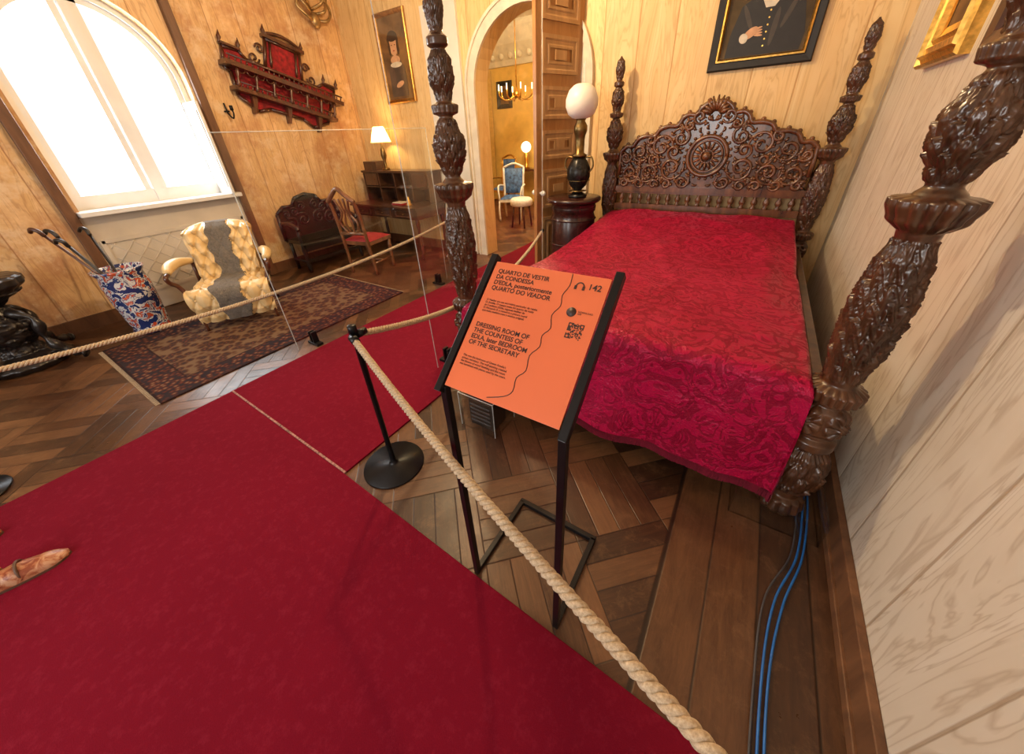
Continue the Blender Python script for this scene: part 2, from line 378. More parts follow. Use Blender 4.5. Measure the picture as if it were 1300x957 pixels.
m=M(); archframe(m,lambda u,v,w:(u,YB-w,v),DX0-.13,DX1+.13,0,2.08,.13,0.0,.035)
archframe(m,lambda u,v,w:(u,YB-w,v),DX0-.13,DX1+.13,0,2.08,.03,0.035,.055)
m.obj("trim_3",M_stone)
m=M()
m.box((-3.74,YB-.02,1.5),(.56,.04,3.0)); m.obj("trim_4",plain("painted_pilaster",(.70,.66,.58),.6,var=.08,sc=3))
hinge=Vector((-1.86,4.33)); near=Vector((-2.065,3.70)); dv=(near-hinge); dl=dv.length; dv/=dl; dn=Vector((dv.y,-dv.x))
if dn.x>0: dn=-dn
PD=lambda u,v,w:(hinge.x+dv.x*u+dn.x*w,hinge.y+dv.y*u+dn.y*w,v)
dr=empty("door_1",(-1.93,4.03,0))
m=M(); m.ext([(0,.02),(dl,.02),(dl,2.9),(0,2.9)],PD,-.02,.025)
for (z0,z1) in((.15,.75),(.85,1.25),(1.35,1.62),(1.72,2.0),(2.1,2.4),(2.5,2.8)):
    for side in(1,-1):
        w0=.025 if side>0 else -.02
        c=(dl/2,(z0+z1)/2); Pq=lambda u,v,w,c=c,side=side,w0=w0:PD(c[0]+u,c[1]+v,w0+side*w)
        m.ringframe(Pq,dl-.16,z1-z0,[(0,0),(0,.014),(.03,.014),(.045,.004),(.07,.004),(.08,.012),(.1,.012)],1)
        m.ext([(-.08,-.04),(.08,-.04),(.08,.04),(-.08,.04)],Pq,.004,.014,1)
m.obj("leaf",[M_doorw,wood("door_panel",(.33,.18,.07),(.48,.28,.13),.35)],dr)
m=M(); 
for sd in(1,-1): m.sph(PD(dl-.05,1.02,.003+sd*.07),.028); m.tube([PD(dl-.05,1.02,0),PD(dl-.05,1.02,sd*.06)],.01)
m.obj("knob",M_white,dr)

# ---------------------------------------------------------------- carpets
Pxy=lambda u,v,w:(u,v,w)
m=M(); m.ext([(-3.0,-2.8),(.30,-2.8),(.30,.505),(0,.515),(-.61,.535),(-1.56,.572),(-3.0,.60)],Pxy,0,.012); m.obj("red_carpet",M_carpet,bevel=.004)
m=M(); m.ext([(-3.0,.612),(-1.56,.584),(-1.56,4.30),(-3.0,4.30)],Pxy,0,.012); m.ext([(-3.0,4.30),(-1.95,4.30),(-1.95,6.6),(-3.0,6.6)],Pxy,0,.012); m.obj("red_carpet_runner",M_carpet)
m=M(); m.ext([(-3.0,.600),(-1.56,.572),(-1.56,.584),(-3.0,.612)],Pxy,.001,.0135); m.obj("trim_5",plain("seam_tape",(.26,.12,.10),.8,var=.7,sc=60))
RX=(-4.85,-3.32,.26,2.62); m=M(); m.box(((RX[0]+RX[1])/2,(RX[2]+RX[3])/2,.005),(RX[1]-RX[0],RX[3]-RX[2],.01))
for k in range(76):
    x=RX[0]+.01+k*.02
    for yy,sg in((RX[2],-1),(RX[3],1)): m.box((x,yy+sg*.015,.003),(.006,.03,.004),1)
m.obj("oriental_rug",[rug_mat(*RX),M_rope])

# ---------------------------------------------------------------- bed
BX0,BX1,BY0,BY1=-1.38,.45,1.57,4.18
bed=empty("four_poster_bed",((BX0+BX1)/2,(BY0+BY1)/2,0))
keys=[(0,.075),(.03,.092),(.08,.085),(.10,.06),(.13,.06),(.15,.08),(.2,.100),(.28,.104),(.36,.09),(.40,.064),(.42,.085),(.45,.085),(.47,.064),(.50,.080),(.60,.082),(.64,.055),(.66,.086),(.70,.09),(.73,.055),(.78,.056),(.88,.072),(1.05,.078),(1.2,.064),(1.26,.048),(1.29,.052),(1.33,.084),(1.37,.096),(1.385,.096),(1.395,.058),(1.42,.040),(1.45,.05),(1.52,.074),(1.58,.076),(1.66,.048),(1.69,.034),(1.705,.060),(1.735,.064),(1.75,.038),(1.77,.038),(1.84,.056),(1.91,.050),(1.95,.03),(1.965,.048),(1.99,.048),(2.01,.028),(2.04,.032),(2.09,.041),(2.15,.033),(2.195,.006)]
def leafp(a,z,n,dz,tw=0,veins=.25):
    best=0
    for lay in(0,1):
        zz=z/dz-lay*.5+100; row=math.floor(zz); fz=zz-row
        fa=(a+tw*z)*n/(2*pi)+.5*lay; fa=fa-math.floor(fa)-.5
        w=.52*math.sqrt(max(0,1-fz))*(.35+.65*min(1,fz*3+.3))
        if abs(fa)<w:
            q=abs(fa)/w; h=(1-q**3)*(.45+.55*fz)-veins*(abs(math.sin(fa*16+fz*5*(1 if fa>0 else -1)))**3)-.25*(q<.12)
            best=max(best,h)
    return best
def postr(r,a,z):
    d=0
    if .13<z<.41:
        d=.34*(leafp(a,z-.13,7,.14)-.45)
    elif .48<z<.63:
        fa=(a*4/(2*pi)); fa=(fa-math.floor(fa)-.5)*2*1.05; fz=(z-.555)/.075; rr=math.hypot(fa,fz)
        an=math.atan2(fz,fa); d=.26*((abs(math.sin(4*an))**.6)*(rr<.95)*(1-.3*rr)+(rr<.3)*.5-.45)
    elif .65<z<.72: d=.14*(abs(math.sin(10*a))-.5)
    elif .75<z<1.27:
        d=.36*(leafp(a,z-.75,6,.13,3.2,.35)-.40)+.05*abs(math.sin(7*a-30*z))
    elif 1.30<z<1.39: d=.20*(abs(math.sin(8*a))**.6-.5)
    elif 1.43<z<1.68: d=.44*(leafp(a,z-1.43,7,.075,.6)-.42)
    elif 1.70<z<1.74: d=.1*(abs(math.sin(8*a))-.5)
    elif 1.76<z<1.95: d=.42*(leafp(a,z-1.76,7,.065)-.42)
    elif 2.02<z<2.2: d=.38*(leafp(a,z-2.02,6,.05)-.42)
    elif z<.09: d=.12*(abs(math.sin(6*a))-.4)
    return r*(1+d)
pm=M(); NZ=520
pm.lathe([(interp(keys,2.195*i/NZ),2.195*i/NZ) for i in range(NZ+1)],(0,0,0),108,0,postr)
p0=None
for i,(x,y) in enumerate(((BX0,BY0),(BX1,BY0),(BX0,BY1),(BX1,BY1))):
    if p0 is None: p0=pm.obj("post_1",M_dark); o=p0
    else: o=bpy.data.objects.new("post_%d"%(i+1),p0.data); COL.objects.link(o)
    o.parent=bed; o.location=(x-bed.location.x,y-bed.location.y,0)
m=M()
m.box((BX0,(BY0+BY1)/2,.50),(.05,BY1-BY0-.12,.16)); m.box((BX1,(BY0+BY1)/2,.50),(.05,BY1-BY0-.12,.16)); m.box(((BX0+BX1)/2,BY0+.02,.50),(BX1-BX0-.12,.05,.16)); m.box(((BX0+BX1)/2,BY1,.50),(BX1-BX0-.12,.05,.16))
m.obj("rails",M_dark,bed,bevel=.008)
m=M(); m.box(((BX0+BX1)/2,(BY0+BY1)/2+.02,.60),(1.56,2.42,.24)); m.obj("mattress",plain("mattress_ticking",(.6,.56,.5),.8),bed,bevel=.05)
cx=(BX0+BX1)/2
half=[(.0,1.77),(.07,1.765),(.13,1.72),(.15,1.68),(.22,1.685),(.27,1.655),(.30,1.60),(.38,1.60),(.46,1.575),(.50,1.52),(.58,1.525),(.66,1.50),(.70,1.44),(.76,1.44),(.80,1.41),(.82,1.36),(.82,1.06)]
sm=[p for p in cr([(a,b,0) for a,b in half],3)]
right=[(cx+p.x,p.y) for p in sm]; left=[(cx-p.x,p.y) for p in sm[1:]][::-1]
PH=lambda u,v,w:(u,BY1-w,v)
m=M(); poly=right+left
m.ext(poly,PH,-.02,.012)
m.tube([(u,BY1-.025,v) for u,v in right[:-1]],.02,8); m.tube([(u,BY1-.025,v) for u,v in left[1:]],.02,8)
m.box((cx,BY1,1.04),(1.68,.07,.05)); m.box((cx,BY1,1.005),(1.66,.05,.02)); m.box((cx,BY1,.86),(1.68,.06,.06))
def spiral(cx_,cz,r0,r1,a0,turns,n=26):
    return [(cx_+(r0+(r1-r0)*i/n)*math.cos(a0+turns*2*pi*i/n),cz+(r0+(r1-r0)*i/n)*math.sin(a0+turns*2*pi*i/n)) for i in range(n+1)]
def both(pts,r,w=.028):
    for sg in(1,-1):
        n=len(pts); m.tube([(cx+sg*a,BY1-w-.008*math.sin(pi*i/n),b) for i,(a,b) in enumerate(pts)],[r*(.45+.55*math.sin(pi*min(1,(i+1)/n*1.0)*.9+.15)) for i in range(n)],7)
S=[(.30,1.24,.12,.02,2.6,1.6),(.52,1.20,.11,.015,.4,-1.6),(.70,1.19,.10,.015,2.6,1.5),(.42,1.43,.11,.015,3.6,-1.5),(.62,1.38,.09,.012,3.3,1.5),(.25,1.50,.09,.012,0.4,1.5),(.12,1.66,.06,.01,3.6,1.4),(.33,1.09,.05,.01,0,1.4),(.60,1.10,.05,.01,3,1.4),(.76,1.34,.06,.01,2,1.4),(.47,1.31,.06,.01,1,-1.4),(.18,1.12,.07,.01,2,1.4),(.30,1.38,.06,.01,5,1.3),(.76,1.10,.045,.01,1,1.3),(.19,1.60,.05,.01,2,-1.3),(.53,1.49,.05,.01,1,1.3),(.45,1.09,.05,.01,4,-1.3)]
for s_ in S: both(spiral(*s_),.014)
for i in range(230):
    a=random.uniform(.02,.80); zmax=interp([(p[0]+k*1e-5,p[1]) for k,p in enumerate(half[:-1])],a)
    b=random.uniform(1.08,max(1.1,zmax-.04)); 
    if math.hypot(a,b-1.34)<.215: continue
    ang=math.atan2(b-1.34,a)+random.uniform(-1,1); L=random.uniform(.04,.075)
    pts=[(a+L*(t-.5)*math.cos(ang+1.2*t),b+L*(t-.5)*math.sin(ang+1.2*t)) for t in [k/6 for k in range(7)]]
    for sg in(1,-1): m.tube([(cx+sg*p[0],BY1-.018-.016*math.sin(pi*k/6),p[1]) for k,p in enumerate(pts)],[.003+.009*math.sin(pi*k/6) for k in range(7)],6)
zc=1.34
for R,r in((.165,.018),(.13,.010),(.055,.012)):
    m.tube([(cx+R*math.cos(2*pi*i/40),BY1-.035,zc+R*math.sin(2*pi*i/40)) for i in range(41)],r,8)
for i in range(16):
    a=2*pi*i/16; m.tube([(cx+.05*math.cos(a),BY1-.04,zc+.05*math.sin(a)),(cx+.09*math.cos(a),BY1-.045,zc+.09*math.sin(a)),(cx+.125*math.cos(a),BY1-.035,zc+.125*math.sin(a))],[.006,.014,.006],6)
m.sph((cx,BY1-.04,zc),.04)
for i in range(22):
    a=2*pi*i/22; m.sph((cx+.195*math.cos(a),BY1-.03,zc+.195*math.sin(a)),.014,8,0,6)
for i in range(9):
    a=pi*(i+.5)/9; m.tube([(cx+.03*math.cos(a),BY1-.03,1.68+.02*math.sin(a)),(cx+.07*math.cos(a),BY1-.045,1.69+.06*math.sin(a)),(cx+.13*math.cos(a),BY1-.03,1.69+.13*math.sin(a))],[.008,.018,.006],7)
for (a,b) in half[1:-2]:
    for sg in(1,-1): m.sph((cx+sg*a,BY1-.01,b+.018),.02,10,0,6)
for i in range(17):
    x=cx-.77+i*.09625
    m.lathe([(.018,.88),(.026,.90),(.014,.91),(.028,.935),(.028,.955),(.014,.98),(.024,1.0)],(x,BY1,0),10)
m.obj("headboard",M_head,bed)
X0,X1,Y0c,Y1c=-1.285,.345,1.53,4.08
CRE=[((-.9,3.6),(-.2,2.3),.014,.05),((.1,3.5),(.25,2.2),.016,.06),((-.6,2.9),(.2,3.7),.012,.05),((-.2,1.7),(.1,2.6),.012,.05),((-1.1,2.4),(-.6,1.7),.013,.06),((-.4,3.9),(.3,3.2),.016,.07),((.0,1.55),(.3,1.9),.014,.04),((-1.2,3.3),(-.7,3.9),.014,.05),((-.5,1.6),(-.3,2.4),.010,.04)]
def topz(x,y):
    t=(y-Y0c)/(Y1c-Y0c); z=.755+.09*max(0,t-.55)/.45*1.0
    z+=.018*noise.noise(Vector((x*2.2,y*2.2,0)))+.009*noise.noise(Vector((x*7,y*5,3)))
    for (a,b,amp,wd_) in CRE:
        dx,dy=b[0]-a[0],b[1]-a[1]; L2=dx*dx+dy*dy; s=((x-a[0])*dx+(y-a[1])*dy)/L2
        d=((x-a[0])*dy-(y-a[1])*dx)/math.sqrt(L2)+.05*math.sin(s*5); z+=amp*math.exp(-(d/wd_)**2)*math.exp(-((s-.5)/.5)**4)
    ex=min(x-X0,X1-x); z-=.02*math.exp(-(ex/.12)**2)
    return z
def fold(e,R=.06):
    if e<=0: return 0,0
    L=pi*R/2
    if e<L: return R*math.sin(e/R),R*(1-math.cos(e/R))
    return R+(e-L)*.04,R+(e-L)
def cov(u,v):
    sd=.46; ft=.62; W=X1-X0+2*sd; s=u*W-sd; Lh=Y1c-Y0c+ft; tt=v*Lh-ft
    es=max(-s,s-(X1-X0)); et=-tt
    x=X0+min(max(s,0),X1-X0); y=Y0c+max(tt,0)
    if s>X1-X0: sgn=1; es=es*.95
    else: sgn=-1
    ox,dx_=fold(es); oy,dy_=fold(et)
    d=max(dx_,dy_); z=topz(x,y)-d
    if es>0: 
        x+=sgn*(ox*.55 if sgn>0 else ox); x+=sgn*.012*math.sin(y*17+2*noise.noise(Vector((y*2,0,0))))*min(1,d*2.5)*(0.4 if sgn>0 else 1)
    if et>0:
        y-=oy; y-=(.018*math.sin(x*13+3*noise.noise(Vector((x*2,4,0))))+.018*noise.noise(Vector((x*6,z*3,1))))*min(1,d*2.2)
    if es>0 and et>0:
        k=min(dx_,dy_); y-=.02*min(1,k*4)
    return (x,y,max(z,.10))
m=M(); m.grid(cov,150,180)
rows=[]
for i in range(1500): rows.append(Vector(cov(i/1499,0)))
for j in range(500): rows.append(Vector(cov(0,j/499)))
for j in range(500): rows.append(Vector(cov(1,j/499)))
for p in rows:
    q=p+Vector((random.uniform(-.003,.003),random.uniform(-.003,.003),-.045)); m.add([p+Vector((-.002,0,.004)),p+Vector((.002,0,.004)),q+Vector((.002,0,0)),q-Vector((.002,0,0))],[(0,1,2,3)],1); m.add([p+Vector((0,-.002,.004)),p+Vector((0,.002,.004)),q+Vector((0,.002,0)),q-Vector((0,.002,0))],[(0,1,2,3)],1)
o=m.obj("coverlet",[M_damask,M_fringe],bed)

def acr_box(name,x0,x1,y0,y1,h,edges=True):
    e=empty(name,((x0+x1)/2,(y0+y1)/2,0)); m=M(); t=.005
    m.box(((x0+x1)/2,y0,h/2),(x1-x0,t,h)); m.box(((x0+x1)/2,y1,h/2),(x1-x0,t,h)); m.box((x0,(y0+y1)/2,h/2),(t,y1-y0,h)); m.box((x1,(y0+y1)/2,h/2),(t,y1-y0,h))
    m.obj("panels",M_acr,e); m=M()
    if edges:
        for b in(y0,y1): m.box(((x0+x1)/2,b,h),(x1-x0,.004,.004))
        for a in(x0,x1): m.box((a,(y0+y1)/2,h),(.004,y1-y0,.004))
        for a in(x0,x1):
            for b in(y0,y1): m.box((a,b,h/2),(.004,.004,h))
        m.obj("edges",M_acr_edge,e)
    return e
acr_box("acrylic_guard_box",-1.24,-.98,1.22,1.44,.26)
acr_box("acrylic_guard_box",.26,.60,1.40,1.74,.13,False)
e=empty("floor_vent_unit",(-1.11,1.33,0)); m=M(); m.box((-1.11,1.33,.10),(.18,.14,.20)); 
for k in range(5): m.box((-1.11,1.256,.04+k*.032),(.15,.008,.012),1)
m.obj("body",[M_black,M_gray],e,bevel=.005)

# ---------------------------------------------------------------- sign
sg=empty("information_sign",(-.42,.72,0))
xa,xb,ya,yb_=-.61,-.24,.555,.93
m=M(); b=.022
for x in(xa,xb):
    m.box((x,ya,.5),(b,b,1.0)); m.box((x,(ya+yb_)/2,b/2),(b,yb_-ya,b))
m.box(((xa+xb)/2,yb_,b/2),(xb-xa+b,b,b))
zt=1.0; ang=math.atan2(.27,.295); Ls=.40
Ts=Matrix.Translation((xa,ya-.005,zt))@Matrix.Rotation(ang,4,'X')
m.T=Ts
for x in(-.006,xb-xa+.006): m.box((x,Ls/2,.0),(.022,Ls+.04,.028))
m.T=None
m.obj("stand",M_blk,sg,bevel=.002)
m=M(); m.T=Ts; W=xb-xa-.012
m.box((W/2+.006,Ls/2,.006),(W-.006,Ls-.005,.006))
m.obj("panel",plain("orange_panel",(.68,.15,.055),.4,var=.02,sc=3),sg,bevel=.001)
M_ink=plain("ink",(.035,.015,.012),.5,var=.05)
def text(s,x,y,size,name,sp=1.0,bold=0):
    t=bpy.data.curves.new(name,'FONT'); t.body=s; t.size=size; t.space_line=sp; t.extrude=.0002; t.offset=bold
    t.materials.append(M_ink); o=bpy.data.objects.new(name,t); COL.objects.link(o)
    o.matrix_world=Ts@Matrix.Translation((x,y,.0098)); o.parent=sg; o.matrix_parent_inverse=Matrix.Translation(-Vector(sg.location)); 
    return o
text("QUARTO DE VESTIR\nDA CONDESSA\nD'EDLA, posteriormente\nQUARTO DO VEADOR",.028,.362,.0185,"title_pt",.98,.0003)
text("O Veador era um secretário particular da rainha\nD. Amélia. O espaço antes foi quarto de vestir\nda Condessa d'Edla, segunda mulher de\nD. Fernando II, e conserva a pintura mural\nque imita madeira com a técnica original.",.028,.272,.0085,"text_pt",1.0)
text("DRESSING ROOM OF\nTHE COUNTESS OF\nEDLA, later BEDROOM\nOF THE SECRETARY",.028,.190,.0185,"title_en",.98,.0003)
text("This was the bedroom of Queen Amelia's\nprivate secretary. The wall painting created\nthe illusion of wood finishing and the room\nwas furnished with pieces used by the court.",.028,.098,.0085,"text_en",1.0)
text("142",.308,.358,.024,"number",1,.0004)
m=M(); m.T=Ts
pts=[(.255,.395),(.258,.36),(.248,.33),(.254,.30),(.240,.27),(.250,.235),(.235,.21),(.240,.18),(.222,.15),(.228,.11),(.210,.085),(.214,.05),(.196,.03),(.150,.012)]
m.tube([(q.x,q.y,.0095) for q in cr([(p[0],p[1],0) for p in pts],3)],.0012,5)
m.obj("crack_line",M_ink,sg)
m=M(); m.T=Ts
m.tube([(.286+.011*math.cos(pi*i/10),.362+.012*math.sin(pi*i/10),.010) for i in range(11)],.0016,6)
m.box((.275,.359,.010),(.006,.010,.003)); m.box((.297,.359,.010),(.006,.010,.003))
m.lathe([(.013,.0085),(.013,.0100)],(.288,.290,0),24)
for i in range(15):
    for j in range(15):
        c=(i<4 and j<4)or(i>10 and j>10)or(i<4 and j>10)
        if (c and (i in(0,3,11,14) or j in(0,3,11,14))) or (not c and random.random()<.5): m.box((.294+i*.0028,.222+j*.0028,.0096),(.0028,.0028,.0006))
m.obj("icons",M_ink,sg)
text("DOWNLOAD\nAPP",.305,.292,.0065,"icon_caption",.9)

# ---------------------------------------------------------------- ropes & stanchions
def rope(m,a,b,sag,n=160,R=.0085,r=.0085,tw=None):
    a=Vector(a);b=Vector(b);L=(b-a).length; tw=tw or L/.055
    t=(b-a).normalized(); s=t.cross(Vector((0,0,1))).normalized(); up=s.cross(t)
    for k in range(3):
        pts=[]
        for i in range(n+1):
            f=i/n; p=a.lerp(b,f)-Vector((0,0,sag*4*f*(1-f))); an=2*pi*(tw*f/1.0+k/3)
            pts.append(p+(s*math.cos(an)+up*math.sin(an))*R)
        m.tube(pts,r,6)
def stanchion(x,y,h=.88):
    e=empty("rope_stanchion",(x,y,0)); m=M()
    m.lathe([(.005,.0),(.165,.0),(.168,.004),(.165,.012),(.03,.016),(.016,.03),(.014,.06),(.014,h-.02),(.02,h-.02),(.02,h+.02),(.014,h+.025),(.004,h+.026)],(x,y,0),40)
    m.obj("post",M_blk,e,bevel=0); return e,m
stanchion(-1.37,.765,.88)
stanchion(-3.25,-.62,.70); stanchion(-3.25,3.66,.72)
def ropeobj(a,b,sag,**k):
    e=empty("barrier_rope",((a[0]+b[0])/2,(a[1]+b[1])/2,a[2])); m=M(); rope(m,a,b,sag,**k); m.obj("strands",M_rope,e)
    m=M()
    for p,q in((a,b),(b,a)):
        p=Vector(p);q=Vector(q);d=(q-p).normalized(); m.tube([p-d*.012,p+d*.035],.019,12)
    m.obj("end_caps",M_blk,e)
ropeobj((-1.35,.745,.85),(.63,.10,.88),.10,n=700,R=.0078,r=.0078)
ropeobj((-1.37,.79,.85),(-1.90,3.55,.66),.22,n=500)
ropeobj((-3.25,-.60,.67),(-3.25,3.64,.70),.16,n=700)
def screen(name,x0,y0,x1,y1,h,z0=.02):
    e=empty(name,((x0+x1)/2,(y0+y1)/2,0)); a=Vector((x0,y0,0));b=Vector((x1,y1,0)); d=(b-a).normalized(); nn=Vector((-d.y,d.x,0))*.004
    m=M(); vs=[a-nn,b-nn,b+nn,a+nn]; vs=[v+Vector((0,0,z0)) for v in vs]+[v+Vector((0,0,h)) for v in vs]
    m.add(vs,[(0,1,5,4),(1,2,6,5),(2,3,7,6),(3,0,4,7),(0,3,2,1),(4,5,6,7)]); m.obj("pane",M_acr,e)
    m=M()
    m.tube([a+Vector((0,0,z0)),a+Vector((0,0,h))],.004,4); m.tube([b+Vector((0,0,z0)),b+Vector((0,0,h))],.004,4); m.tube([a+Vector((0,0,h)),b+Vector((0,0,h))],.003,4)
    m.obj("polished_edges",M_acr_edge,e)
    m=M()
    for f in(.08,.92):
        p=a.lerp(b,f); m.box((p.x,p.y,z0),(.16,.06,.024)); m.box((p.x+.02,p.y,z0+.06),(.02,.05,.12)); m.box((p.x-.02,p.y,z0+.06),(.02,.05,.12))
    m.obj("clamp_feet",M_blk,e,bevel=.003)
screen("acrylic_screen",-3.12,1.2,-3.12,3.2,1.70,.012)
screen("acrylic_screen",-1.80,1.60,-1.66,3.1,2.9,.024)

m=M()
for k,(dx,mt) in enumerate(((0,0),(.018,0),(-.02,1))):
    m.tube(cr([(.57,1.85,.012),(.555+dx,1.6,.012),(.52+dx,1.3,.012),(.44+dx*1.5,1.05,.012),(.405+dx,.75,.012),(.40+dx,.3,.012),(.42+dx,-.6,.012)],10),.0042 if mt==0 else .0035,8,mt)
m.obj("floor_cable",[M_blue,M_gray])

# ---------------------------------------------------------------- nightstand + lamp
nx,ny=-1.63,3.76
ns=empty("round_nightstand",(nx,ny,0)); m=M()
m.lathe([(.05,.012),(.25,.012),(.26,.03),(.25,.08),(.225,.10),(.22,.14),(.235,.2),(.24,.5),(.235,.80),(.22,.84),(.235,.86),(.24,.90),(.23,.93),(.27,.95),(.285,.965),(.285,.985),(.275,.995),(.0,.998)],(nx,ny,0),48)
for z in(.22,.52,.78): m.lathe([(.236,z-.012),(.25,z),(.236,z+.012)],(nx,ny,0),48,cap=False)
m.obj("cabinet",wood("nightstand_wood",(.014,.0045,.004),(.05,.014,.010),.25,coat=.4),ns)
ol=empty("oil_lamp",(nx+.02,ny,.998)); lx,ly=nx+.05,ny-.02
m=M(); m.lathe([(.01,.998),(.09,.998),(.10,1.015),(.07,1.03),(.045,1.05),(.04,1.07),(.08,1.11),(.115,1.19),(.115,1.27),(.08,1.34),(.06,1.37)],(lx,ly,0),32,1,lambda r,a,z:r*(1+.04*math.sin(12*a)*(1.1<z<1.35)))
m.lathe([(.06,1.37),(.08,1.39),(.045,1.41),(.045,1.52),(.05,1.56),(.065,1.60),(.065,1.64),(.04,1.68),(.05,1.70)],(lx,ly,0),28)
for s_ in(-1,1): m.tube(cr([(lx+s_*.10,ly,1.22),(lx+s_*.15,ly,1.29),(lx+s_*.13,ly,1.37),(lx+s_*.06,ly,1.37)],6),.009,6)
for z in(1.06,1.16,1.31): m.lathe([(.05,z-.008),(.12 if z>1.1 and z<1.3 else .095,z),(.05,z+.008)],(lx,ly,0),28)
m.obj("body",[M_brass,plain("dark_bronze",(.035,.035,.035),.3,.8,var=.5,sc=40)],ol)
m=M(); m.lathe([(.05,1.70),(.085,1.708),(.125,1.74),(.150,1.80),(.150,1.86),(.122,1.93),(.08,1.965),(.055,1.975)],(lx,ly,0),32,cap=False)
t=NT("frosted_glass"); mg=t.bsdf((.86,.82,.76),.4,None,0,Transmission_Weight=.12); m.obj("globe",mg,ol)
m=M(); m.lathe([(.026,1.70),(.035,1.80),(.028,1.90),(.026,2.16)],(lx,ly,0),20,cap=False); m.obj("chimney",M_acr,ol)

# ---------------------------------------------------------------- pictures
FR=[(0,0),(0,.03),(.012,.045),(.03,.05),(.05,.035),(.07,.03),(.085,.018),(.095,.015)]
def picture(name,P,w,h,mats,draw,canvas,prof=FR,center=None):
    e=empty(name,P(0,0,0)); m=M(); m.ringframe(P,w,h,prof)
    ins=prof[-1][0]-.005
    m.obj("frame",mats,e)
    m=M(); a=w/2-ins;b=h/2-ins; m.ext([(-a,-b),(a,-b),(a,b),(-a,b)],P,.004,.012); m.obj("canvas",canvas,e)
    draw(P,e); return e
def ell(m,P,cu,cv,ru,rv,w,mi=0,n=28,rot=0):
    pts=[]
    for i in range(n):
        a=2*pi*i/n; x=ru*math.cos(a); y=rv*math.sin(a); pts.append((cu+x*math.cos(rot)-y*math.sin(rot),cv+x*math.sin(rot)+y*math.cos(rot)))
    m.ext(pts,P,.012,w,mi)
def draw1(P,e):
    m=M(); m.ext([(-.26,-.37),(.27,-.37),(.28,-.26),(.23,-.06),(.10,.02),(-.10,.02),(-.20,-.04),(-.25,-.22)],P,.012,.0135,0)
    m.ext([(-.09,.03),(-.03,-.07),(.03,-.07),(.10,.03),(.06,.07),(-.06,.07)],P,.012,.0145,2)
    m.ext([(-.03,.03),(-.0,-.03),(.035,.03)],P,.012,.015,0)
    ell(m,P,0,.20,.105,.135,.0155,1); ell(m,P,.0,.30,.12,.06,.0165,0); ell(m,P,0,.10,.08,.065,.017,3); ell(m,P,0,.05,.05,.07,.0172,3)
    ell(m,P,-.10,-.22,.055,.03,.016,1,rot=.6)
    for k in range(4): ell(m,P,-.055+k*.004,-.195-k*.015,.032,.007,.0165,1,rot=.25-.12*k)
    ell(m,P,-.145,-.25,.03,.035,.0168,2,rot=.6)
    for k in range(6): ell(m,P,.01,-.09-k*.045,.006,.006,.0155,4)
    ell(m,P,-.04,.22,.012,.007,.017,0); ell(m,P,.04,.22,.012,.007,.017,0); ell(m,P,0,.18,.012,.035,.0165,1)
    ell(m,P,.14,-.12,.10,.018,.0142,5,rot=1.2); ell(m,P,-.14,-.12,.10,.016,.0142,5,rot=-1.1); ell(m,P,.06,-.2,.12,.02,.0142,5,rot=1.5)
    m.obj("sitter",[M_pblack,M_skin,M_pwhite,plain("beard",(.12,.06,.03),.7),M_gold,plain("sleeve_sheen",(.045,.032,.02),.5)],e)
PBk=lambda cx,cz:(lambda u,v,w:(cx+u,YB-w,cz+v))
P=PBk(-.25,2.46)
e=picture("portrait_painting",P,.76,.92,[M_pblack],draw1,M_pbg,[(0,0),(0,.03),(.01,.04),(.055,.035),(.06,.03)])
m=M(); m.ringframe(P,.64,.80,[(0,.02),(0,.045),(.012,.047),(.022,.03),(.025,.012)]); m.obj("gilt_slip",M_gold,e)
def draw2(P,e):
    m=M(); m.ext([(-.17,-.42),(.17,-.42),(.16,-.12),(.07,.02),(-.07,.02),(-.16,-.12)],P,.012,.014,0); ell(m,P,0,.21,.105,.09,.0155,4); ell(m,P,0,.14,.075,.105,.016,1); ell(m,P,0,.225,.085,.04,.0165,4); ell(m,P,0,-.01,.09,.05,.0158,1); ell(m,P,0,-.06,.11,.03,.016,2)
    ell(m,P,-.08,.12,.02,.08,.0168,4); ell(m,P,.08,.12,.02,.08,.0168,4); ell(m,P,-.03,.15,.012,.006,.0168,4,); ell(m,P,.03,.15,.012,.006,.0168,4); ell(m,P,0,.09,.018,.006,.0168,3)
    ell(m,P,.02,-.28,.08,.03,.016,1,rot=.3)
    m.obj("sitter",[plain("dress",(.06,.04,.03),.6),M_skin,M_pwhite,M_red_seat,plain("dark_hair",(.03,.018,.01),.6)],e)
picture("gilt_framed_portrait",PBk(-4.60,2.56),.58,1.0,[plain("aged_gilt",(.42,.22,.06),.35,1.0,var=.4,sc=30)],draw2,M_pbg2,[(0,0),(0,.03),(.01,.04),(.025,.035),(.04,.02),(.05,.015)])
PR=lambda cy,cz:(lambda u,v,w:(XR-w,cy-u,cz+v))
def draw3(P,e):
    m=M(); ell(m,P,0,.02,.10,.14,.014,0); ell(m,P,.02,-.1,.09,.05,.0145,1); m.obj("motif",[M_skin,M_pblack],e)
picture("gilt_frame_picture",PR(3.12,2.22),.66,.80,[M_gold],draw3,M_pbg2,[(0,0),(0,.04),(.012,.055),(.02,.03),(.04,.045),(.05,.065),(.06,.045),(.085,.05),(.10,.03),(.115,.045),(.13,.02),(.16,.015)])
picture("dark_framed_picture",PR(2.32,2.12),.50,.64,[M_mah],draw3,M_pbg,[(0,0),(0,.03),(.02,.04),(.06,.03),(.07,.015)])

